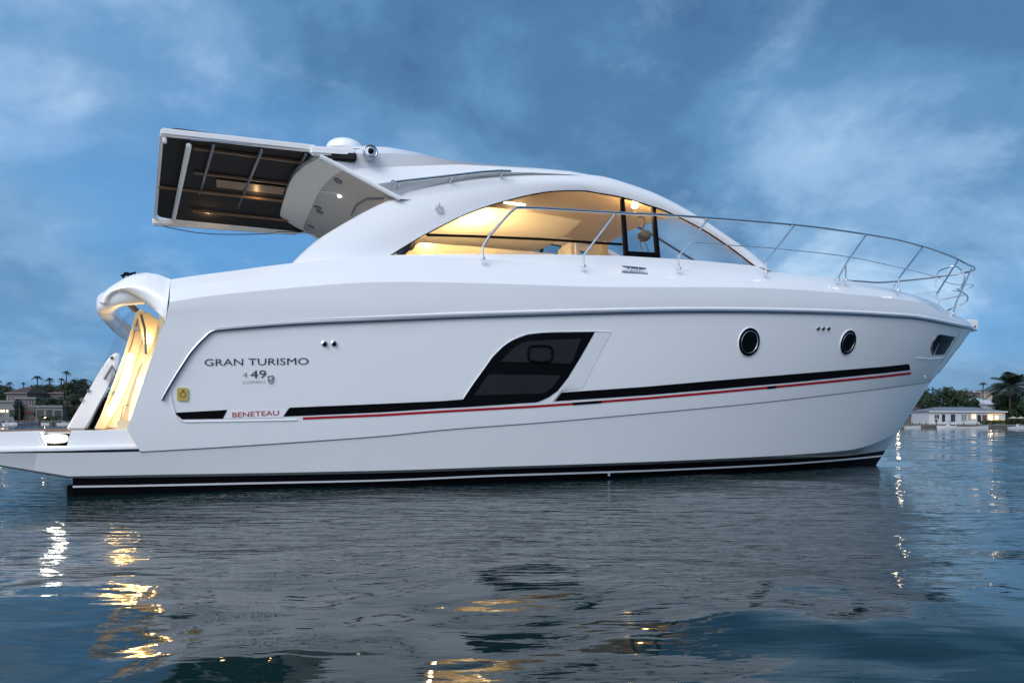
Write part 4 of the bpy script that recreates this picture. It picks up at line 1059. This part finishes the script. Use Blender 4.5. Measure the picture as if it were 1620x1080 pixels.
# right shore
house('waterfront_house', 1468, 1592, 643, 651.5, 668, 156, 9, 'f_white', 'f_rgrey', 'long white single storey house with grey roof and orange lit porch by the water', wins=[
 (1478, 1486, 656, 662, 'f_open', 'window'), (1490, 1496, 655, 667, 'f_glass', 'window') if False else (1490, 1495, 655, 667, 'f_open', 'door'), (1504, 1511, 655, 667, 'f_open', 'door'), (1520, 1529, 655, 665, 'f_rgrey', 'window'), (1479, 1483, 664, 667.5, 'f_open', 'vent_grille'), (1497, 1503, 655, 665, 'f_blueg', 'window'), (1513, 1517.5, 655, 667, 'f_blueg', 'door'), (1531, 1535, 655, 665, 'f_cream', 'shutter'), (1563, 1570, 656, 662, 'f_glow', 'lit_arch'), (1574, 1579, 657, 663, 'f_glow', 'lit_arch'),
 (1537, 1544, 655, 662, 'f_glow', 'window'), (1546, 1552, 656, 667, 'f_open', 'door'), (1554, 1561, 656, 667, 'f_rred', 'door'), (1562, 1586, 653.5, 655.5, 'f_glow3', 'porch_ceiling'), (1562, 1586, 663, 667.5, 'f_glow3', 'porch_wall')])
house('brown_hut', 1430, 1469, 641, 654, 668, 163, 6, 'f_pink', 'f_rbrown', 'small dark hut with brown roof between the yacht bow and the white house', wins=[(1446, 1452, 657, 667, 'f_open', 'door'), (1455, 1460, 658, 664, 'f_cream', 'window')])
house('green_house', 1543, 1566, 628, 634, 646, 185, 8, 'f_teal', 'f_teal', 'pale green house with lit windows above the white house roof', wins=[(1551, 1558, 636, 638, 'f_glow', 'window'), (1550, 1556, 640, 643, 'f_glow', 'window')])
house('gabled_house', 1560, 1582, 633, 640, 650, 178, 8, 'f_white', 'f_white', 'small pale house with white gable beside the big palm', hip=False)
house('distant_house', 1529, 1552, 617, 620, 627, 420, 14, 'f_pink', 'f_cream', 'distant pale house on the rise left of the thin palm')
house('distant_house', 1554, 1578, 616, 620, 627, 430, 14, 'f_cream', 'f_pink', 'distant beige house on the rise right of the thin palm')
for i, (px, D, tp_, w, lf, lb) in enumerate([
 (1418, 172, 622, 44, 0, 'dark tree half hidden behind the yacht stem'), (1452, 170, 615, 48, 1, 'dense dark tree above the brown hut'), (1487, 172, 612, 54, 0, 'tall dense dark tree above the left end of the white house'),
 (1518, 170, 612.5, 46, 1, 'rounded dark tree right above the middle of the white house'), (1538, 168, 628, 28, 0, 'low dark tree beside the green house'),
 (1600, 172, 616, 50, 0, 'dark bushy tree behind the big palm'), (1575, 200, 613, 14, 2, 'small dark tree left of the big palm'), (1640, 170, 610, 60, 1, 'dark tree at the right end of the shore'), (1588, 165, 634, 34, 2, 'bushy dark tree right over the lit porch'),
 (1612, 158, 638, 46, 0, 'low dense tree right of the lit porch'), (1602, 161, 622, 40, 1, 'dense bush growing round the foot of the big palm')]):
    tree(px, D, 1.2, tp_, w, lb, GT, lf, 1.6)
palm(1598, 158, 1.2, 609, 35, 'big feathery palm towering over the right shore', 'palms on the right shore', nf=64, droop=.40, lw=1.15)
palm(1555, 230, 1.2, 607, 7, 'thin tall palm with small tuft above the green house', 'palms on the right shore', nf=22)
palm(1625, 165, 1.2, 628, 24, 'palm at the right edge beside the bushes', 'palms on the right shore', nf=20)
def hedge(px0, px1, top, bot, D, label):
    t = local_thing('hedge', (px0+px1)/2, D, LZ-.1, label=label, cat='hedge'); w_ = (px1-px0)*D/F; h_ = zpx((px0+px1)/2, top, D)-LZ
    b = bmesh.new()
    for k in range(int(w_*60)):
        p = Vector((random.uniform(-w_/2, w_/2), random.uniform(-.6, .6), h_*random.random()**.6*(.75+.25*math.sin(k*.01)))); n_ = Vector((random.gauss(0, 1), random.gauss(0, 1), random.gauss(0, 1))).normalized(); u_ = n_.orthogonal().normalized(); v_ = n_.cross(u_); s_ = random.uniform(.12, .3)
        b.faces.new([b.verts.new(p+u_*s_), b.verts.new(p+v_*s_), b.verts.new(p-u_*s_), b.verts.new(p-v_*s_)])
    lobj('foliage', b, 'f_green', t)
hedge(1553, 1590, 664, 670, 152, 'clipped hedge in front of the lit porch')
hedge(1592, 1640, 659, 671, 151, 'dark hedge at the right edge by the seawall')
hedge(60, 98, 657, 664, 196, 'low hedge under the white colonnade')
def small_boat(px, D, lpx, label, rz=0, hull_m='f_boat', cab=True, group='small boats along the shore'):
    Lb = lpx*D/F; t = local_thing('small_boat', px, D, 0, label=label, cat='boat', group=group); t.rotation_euler[2] = RZ+rz
    b = bmesh.new(); rows = []
    for zz, k in ((-.15, .75), (.2, .92), (.52, 1.0)):
        r_ = []
        for i in range(13):
            s_ = i/12; w_ = Lb*.16*(1-s_**3)*k; r_.append(Vector((-Lb/2+Lb*s_*(.93+.07*k), -w_, zz+(.18*s_*s_ if zz > .5 else 0))))
        rows.append(r_)
    deck = [Vector((p.x, 0, p.z-.08)) for p in rows[-1]]
    m2 = [[Vector((p.x, -p.y, p.z)) for p in r_] for r_ in rows]
    add_grid(b, rows + [deck]); add_grid(b, m2 + [deck])
    b.faces.new([b.verts.new(v) for v in (rows[0][0], rows[1][0], rows[2][0], m2[2][0], m2[1][0], m2[0][0])])
    bmesh.ops.remove_doubles(b, verts=b.verts[:], dist=.001); lobj('hull', b, hull_m, t)
    if cab:
        b = bmesh.new(); add_prism(b, [(-Lb*.12, .45), (Lb*.22, .5), (Lb*.08, .95), (-Lb*.1, 1.0)], -Lb*.09, Lb*.09, .03); lobj('cabin', b, 'f_boat', t)
        b = bmesh.new(); add_prism(b, [(-Lb*.08, .65), (Lb*.13, .68), (Lb*.08, .88), (-Lb*.08, .9)], -Lb*.093, Lb*.093); lobj('window', b, 'f_open', t)
small_boat(1444, 146, 26, 'small white boat moored right under the yacht stem', cab=False)
small_boat(1505, 144.5, 46, 'long low white boat moored in front of the white house doors', math.pi)
small_boat(1547, 144.5, 34, 'low white boat moored in front of the orange lit porch', cab=False)
small_boat(1612, 144, 30, 'small white boat at the right edge of the shore')
# parasols on the right
for px, lb in ((1603, 'pale pink parasol nearest the lit porch'), (1615, 'pale pink parasol at the right edge')):
    t = local_thing('parasol', px, 149.5, LZ-.1, label=lb, cat='parasol', group='parasols on the right seawall')
    b = bmesh.new(); add_tube(b, [(0, 0, 0), (0, 0, 1.5)], .03, 6); lobj('pole', b, 'f_timber', t)
    b = bmesh.new(); v0 = b.verts.new((0, 0, 1.75)); rg = [b.verts.new((math.cos(k*.785)*.95, math.sin(k*.785)*.95, 1.3)) for k in range(8)]
    for k in range(8): b.faces.new((v0, rg[k], rg[(k+1) % 8]))
    lobj('cover', b, 'f_cream', t)
# shore lamps
def lamp(px, D, py, label, s=.16):
    zt3 = zpx(px, py, D); t = local_thing('street_lamp', px, D, LZ-.2, label=label, cat='lamp', group='lamps along the shore'); h_ = zt3-LZ+.2
    b = bmesh.new(); add_tube(b, [(0, 0, 0), (0, 0, h_-.1)], .06, 6); lobj('post', b, 'f_timber', t)
    b = bmesh.new(); bmesh.ops.create_icosphere(b, subdivisions=2, radius=s, matrix=Matrix.Translation((0, 0, h_))); lobj('lamp_head', b, 'f_glow2', t)
lamp(1421, 149.5, 650, 'bright lamp on the seawall behind the yacht stem', .26)
lamp(1568, 150, 663, 'low lamp in front of the orange porch', .12)
lamp(5, 192.8, 650, 'bright lamp at the left end of the left shore', .16)
lamp(71, 192.6, 660, 'low lamp by the hedge on the left shore', .10)
# left shore
DL = 200
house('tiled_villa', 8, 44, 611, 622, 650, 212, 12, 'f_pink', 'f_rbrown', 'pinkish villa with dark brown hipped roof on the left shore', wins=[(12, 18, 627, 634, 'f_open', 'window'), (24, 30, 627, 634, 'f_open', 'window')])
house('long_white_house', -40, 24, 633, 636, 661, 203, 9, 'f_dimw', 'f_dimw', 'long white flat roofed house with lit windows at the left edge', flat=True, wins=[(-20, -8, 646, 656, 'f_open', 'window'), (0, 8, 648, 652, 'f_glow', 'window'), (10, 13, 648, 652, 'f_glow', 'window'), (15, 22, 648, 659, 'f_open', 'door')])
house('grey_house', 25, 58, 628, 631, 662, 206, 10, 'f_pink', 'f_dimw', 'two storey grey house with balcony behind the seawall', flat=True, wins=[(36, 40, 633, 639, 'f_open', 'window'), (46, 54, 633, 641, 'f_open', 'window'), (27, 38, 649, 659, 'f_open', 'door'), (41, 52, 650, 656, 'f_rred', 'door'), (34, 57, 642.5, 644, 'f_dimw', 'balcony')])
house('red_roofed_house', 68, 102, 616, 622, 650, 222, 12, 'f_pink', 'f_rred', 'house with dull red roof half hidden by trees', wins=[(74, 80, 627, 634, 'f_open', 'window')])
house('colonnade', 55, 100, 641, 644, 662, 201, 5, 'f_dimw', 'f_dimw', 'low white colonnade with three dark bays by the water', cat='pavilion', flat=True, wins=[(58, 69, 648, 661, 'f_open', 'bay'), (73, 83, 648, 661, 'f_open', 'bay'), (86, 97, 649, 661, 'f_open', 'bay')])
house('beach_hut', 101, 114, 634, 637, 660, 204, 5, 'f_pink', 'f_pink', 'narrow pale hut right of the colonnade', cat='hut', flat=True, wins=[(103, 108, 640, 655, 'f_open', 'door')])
for i, (px, D, tp_, w, lf, lb) in enumerate([
 (-20, 240, 604, 60, 0, 'dark tree at the far left edge'), (3, 226, 609, 40, 1, 'dark rounded tree beside the tiled villa'), (48, 232, 608, 34, 0, 'dark tree right of the tiled villa roof'), (66, 236, 604, 38, 2, 'dark tree behind the red roofed house left end'),
 (84, 240, 606, 36, 0, 'dark tree behind the red roofed house'), (106, 236, 605, 40, 1, 'dense dark tree right of the red roofed house'), (128, 236, 599, 40, 0, 'tall dark tree left of the yacht transom'), (150, 238, 606, 44, 2, 'dark tree hidden partly by the yacht transom'), (95, 207, 628, 30, 0, 'dark bushy tree over the colonnade'),
 (120, 205, 624, 30, 1, 'dark bush beside the narrow hut'), (29, 201, 637, 12, 2, 'small dark tree in front of the tiled villa'), (78, 207, 630, 26, 1, 'dark bush above the colonnade roof'), (140, 203, 640, 30, 0, 'low dark tree behind the transom door'), (64, 204, 634, 16, 1, 'round bush between the grey house and the colonnade'), (24, 206, 631, 14, 0, 'small dark tree between the villa and the grey house'), (-6, 204, 628, 20, 0, 'dark bush behind the long white house'), (90, 225, 616, 22, 2, 'dark tree hiding the right end of the red roof'), (112, 224, 603, 34, 0, 'broad dark tree beneath the tallest palm'), (58, 224, 607, 30, 1, 'dark tree under the pair of fan palms'), (76, 224, 609, 24, 0, 'rounded dark tree left of the tallest palm'), (38, 224, 614, 20, 0, 'dark tree behind the grey house'), (68, 203, 640, 12, 0, 'small bush on the colonnade left end')]):
    tree(px, D, 1.2, tp_-1, w*1.15, lb, GL, lf, 1.4)
for px, c_, fl, lb, D in ((15, 606, 8, 'short dark palm above the tiled villa roof', 222), (37, 606, 5, 'tiny palm tuft right of the villa roof', 228), (59, 597, 10, 'fan palm left of the pair near the middle of the left shore', 226),
                         (78, 600, 9, 'fan palm right of the pair near the middle of the left shore', 226), (105, 589, 8, 'tallest thin palm on the left shore', 222), (97, 600, 7, 'short palm leaning left under the tallest palm', 224), (116, 602, 7, 'short palm right of the tallest palm', 226), (31, 640, 5, 'small palm in front of the grey house', 199), (133, 601, 8, 'palm nearest the yacht transom', 228)):
    palm(px, D, 1.2, c_, fl, lb, 'palms on the left shore', nf=24, droop=.75)
small_boat(10, 189.5, 12, 'small white boat left of a pair by the left seawall'); small_boat(22, 189.5, 13, 'small white boat right of a pair by the left seawall', math.pi)
small_boat(45, 189, 26, 'dark blue covered boat moored by the left seawall', 0, 'f_blue', False); small_boat(72, 189, 12, 'tiny pale dinghy under the low hedge', 0, 'f_boat', False); small_boat(100, 189, 18, 'pale boat moored beside the yacht transom', 0, 'f_boat')
# docks
for (a0, a1, D, lb) in ((-20, 48, 190.5, 'grey timber dock along the left seawall'), (1400, 1434, 147, 'dark dock under the yacht stem on the right shore')):
    t = local_thing('dock', (a0+a1)/2, D, 0, label=lb, cat='dock'); w_ = (a1-a0)*D/F; b = bmesh.new(); add_box(b, -w_/2, w_/2, -.9, .9, .42, .6); lobj('decking', b, 'f_conc', t)
    for k in range(6):
        b = bmesh.new(); x_ = -w_/2+.4+k*(w_-.8)/5; add_tube(b, [(x_, -.75, -1), (x_, -.75, 1.0)], .12, 6); lobj('pile', b, 'f_timber', t)
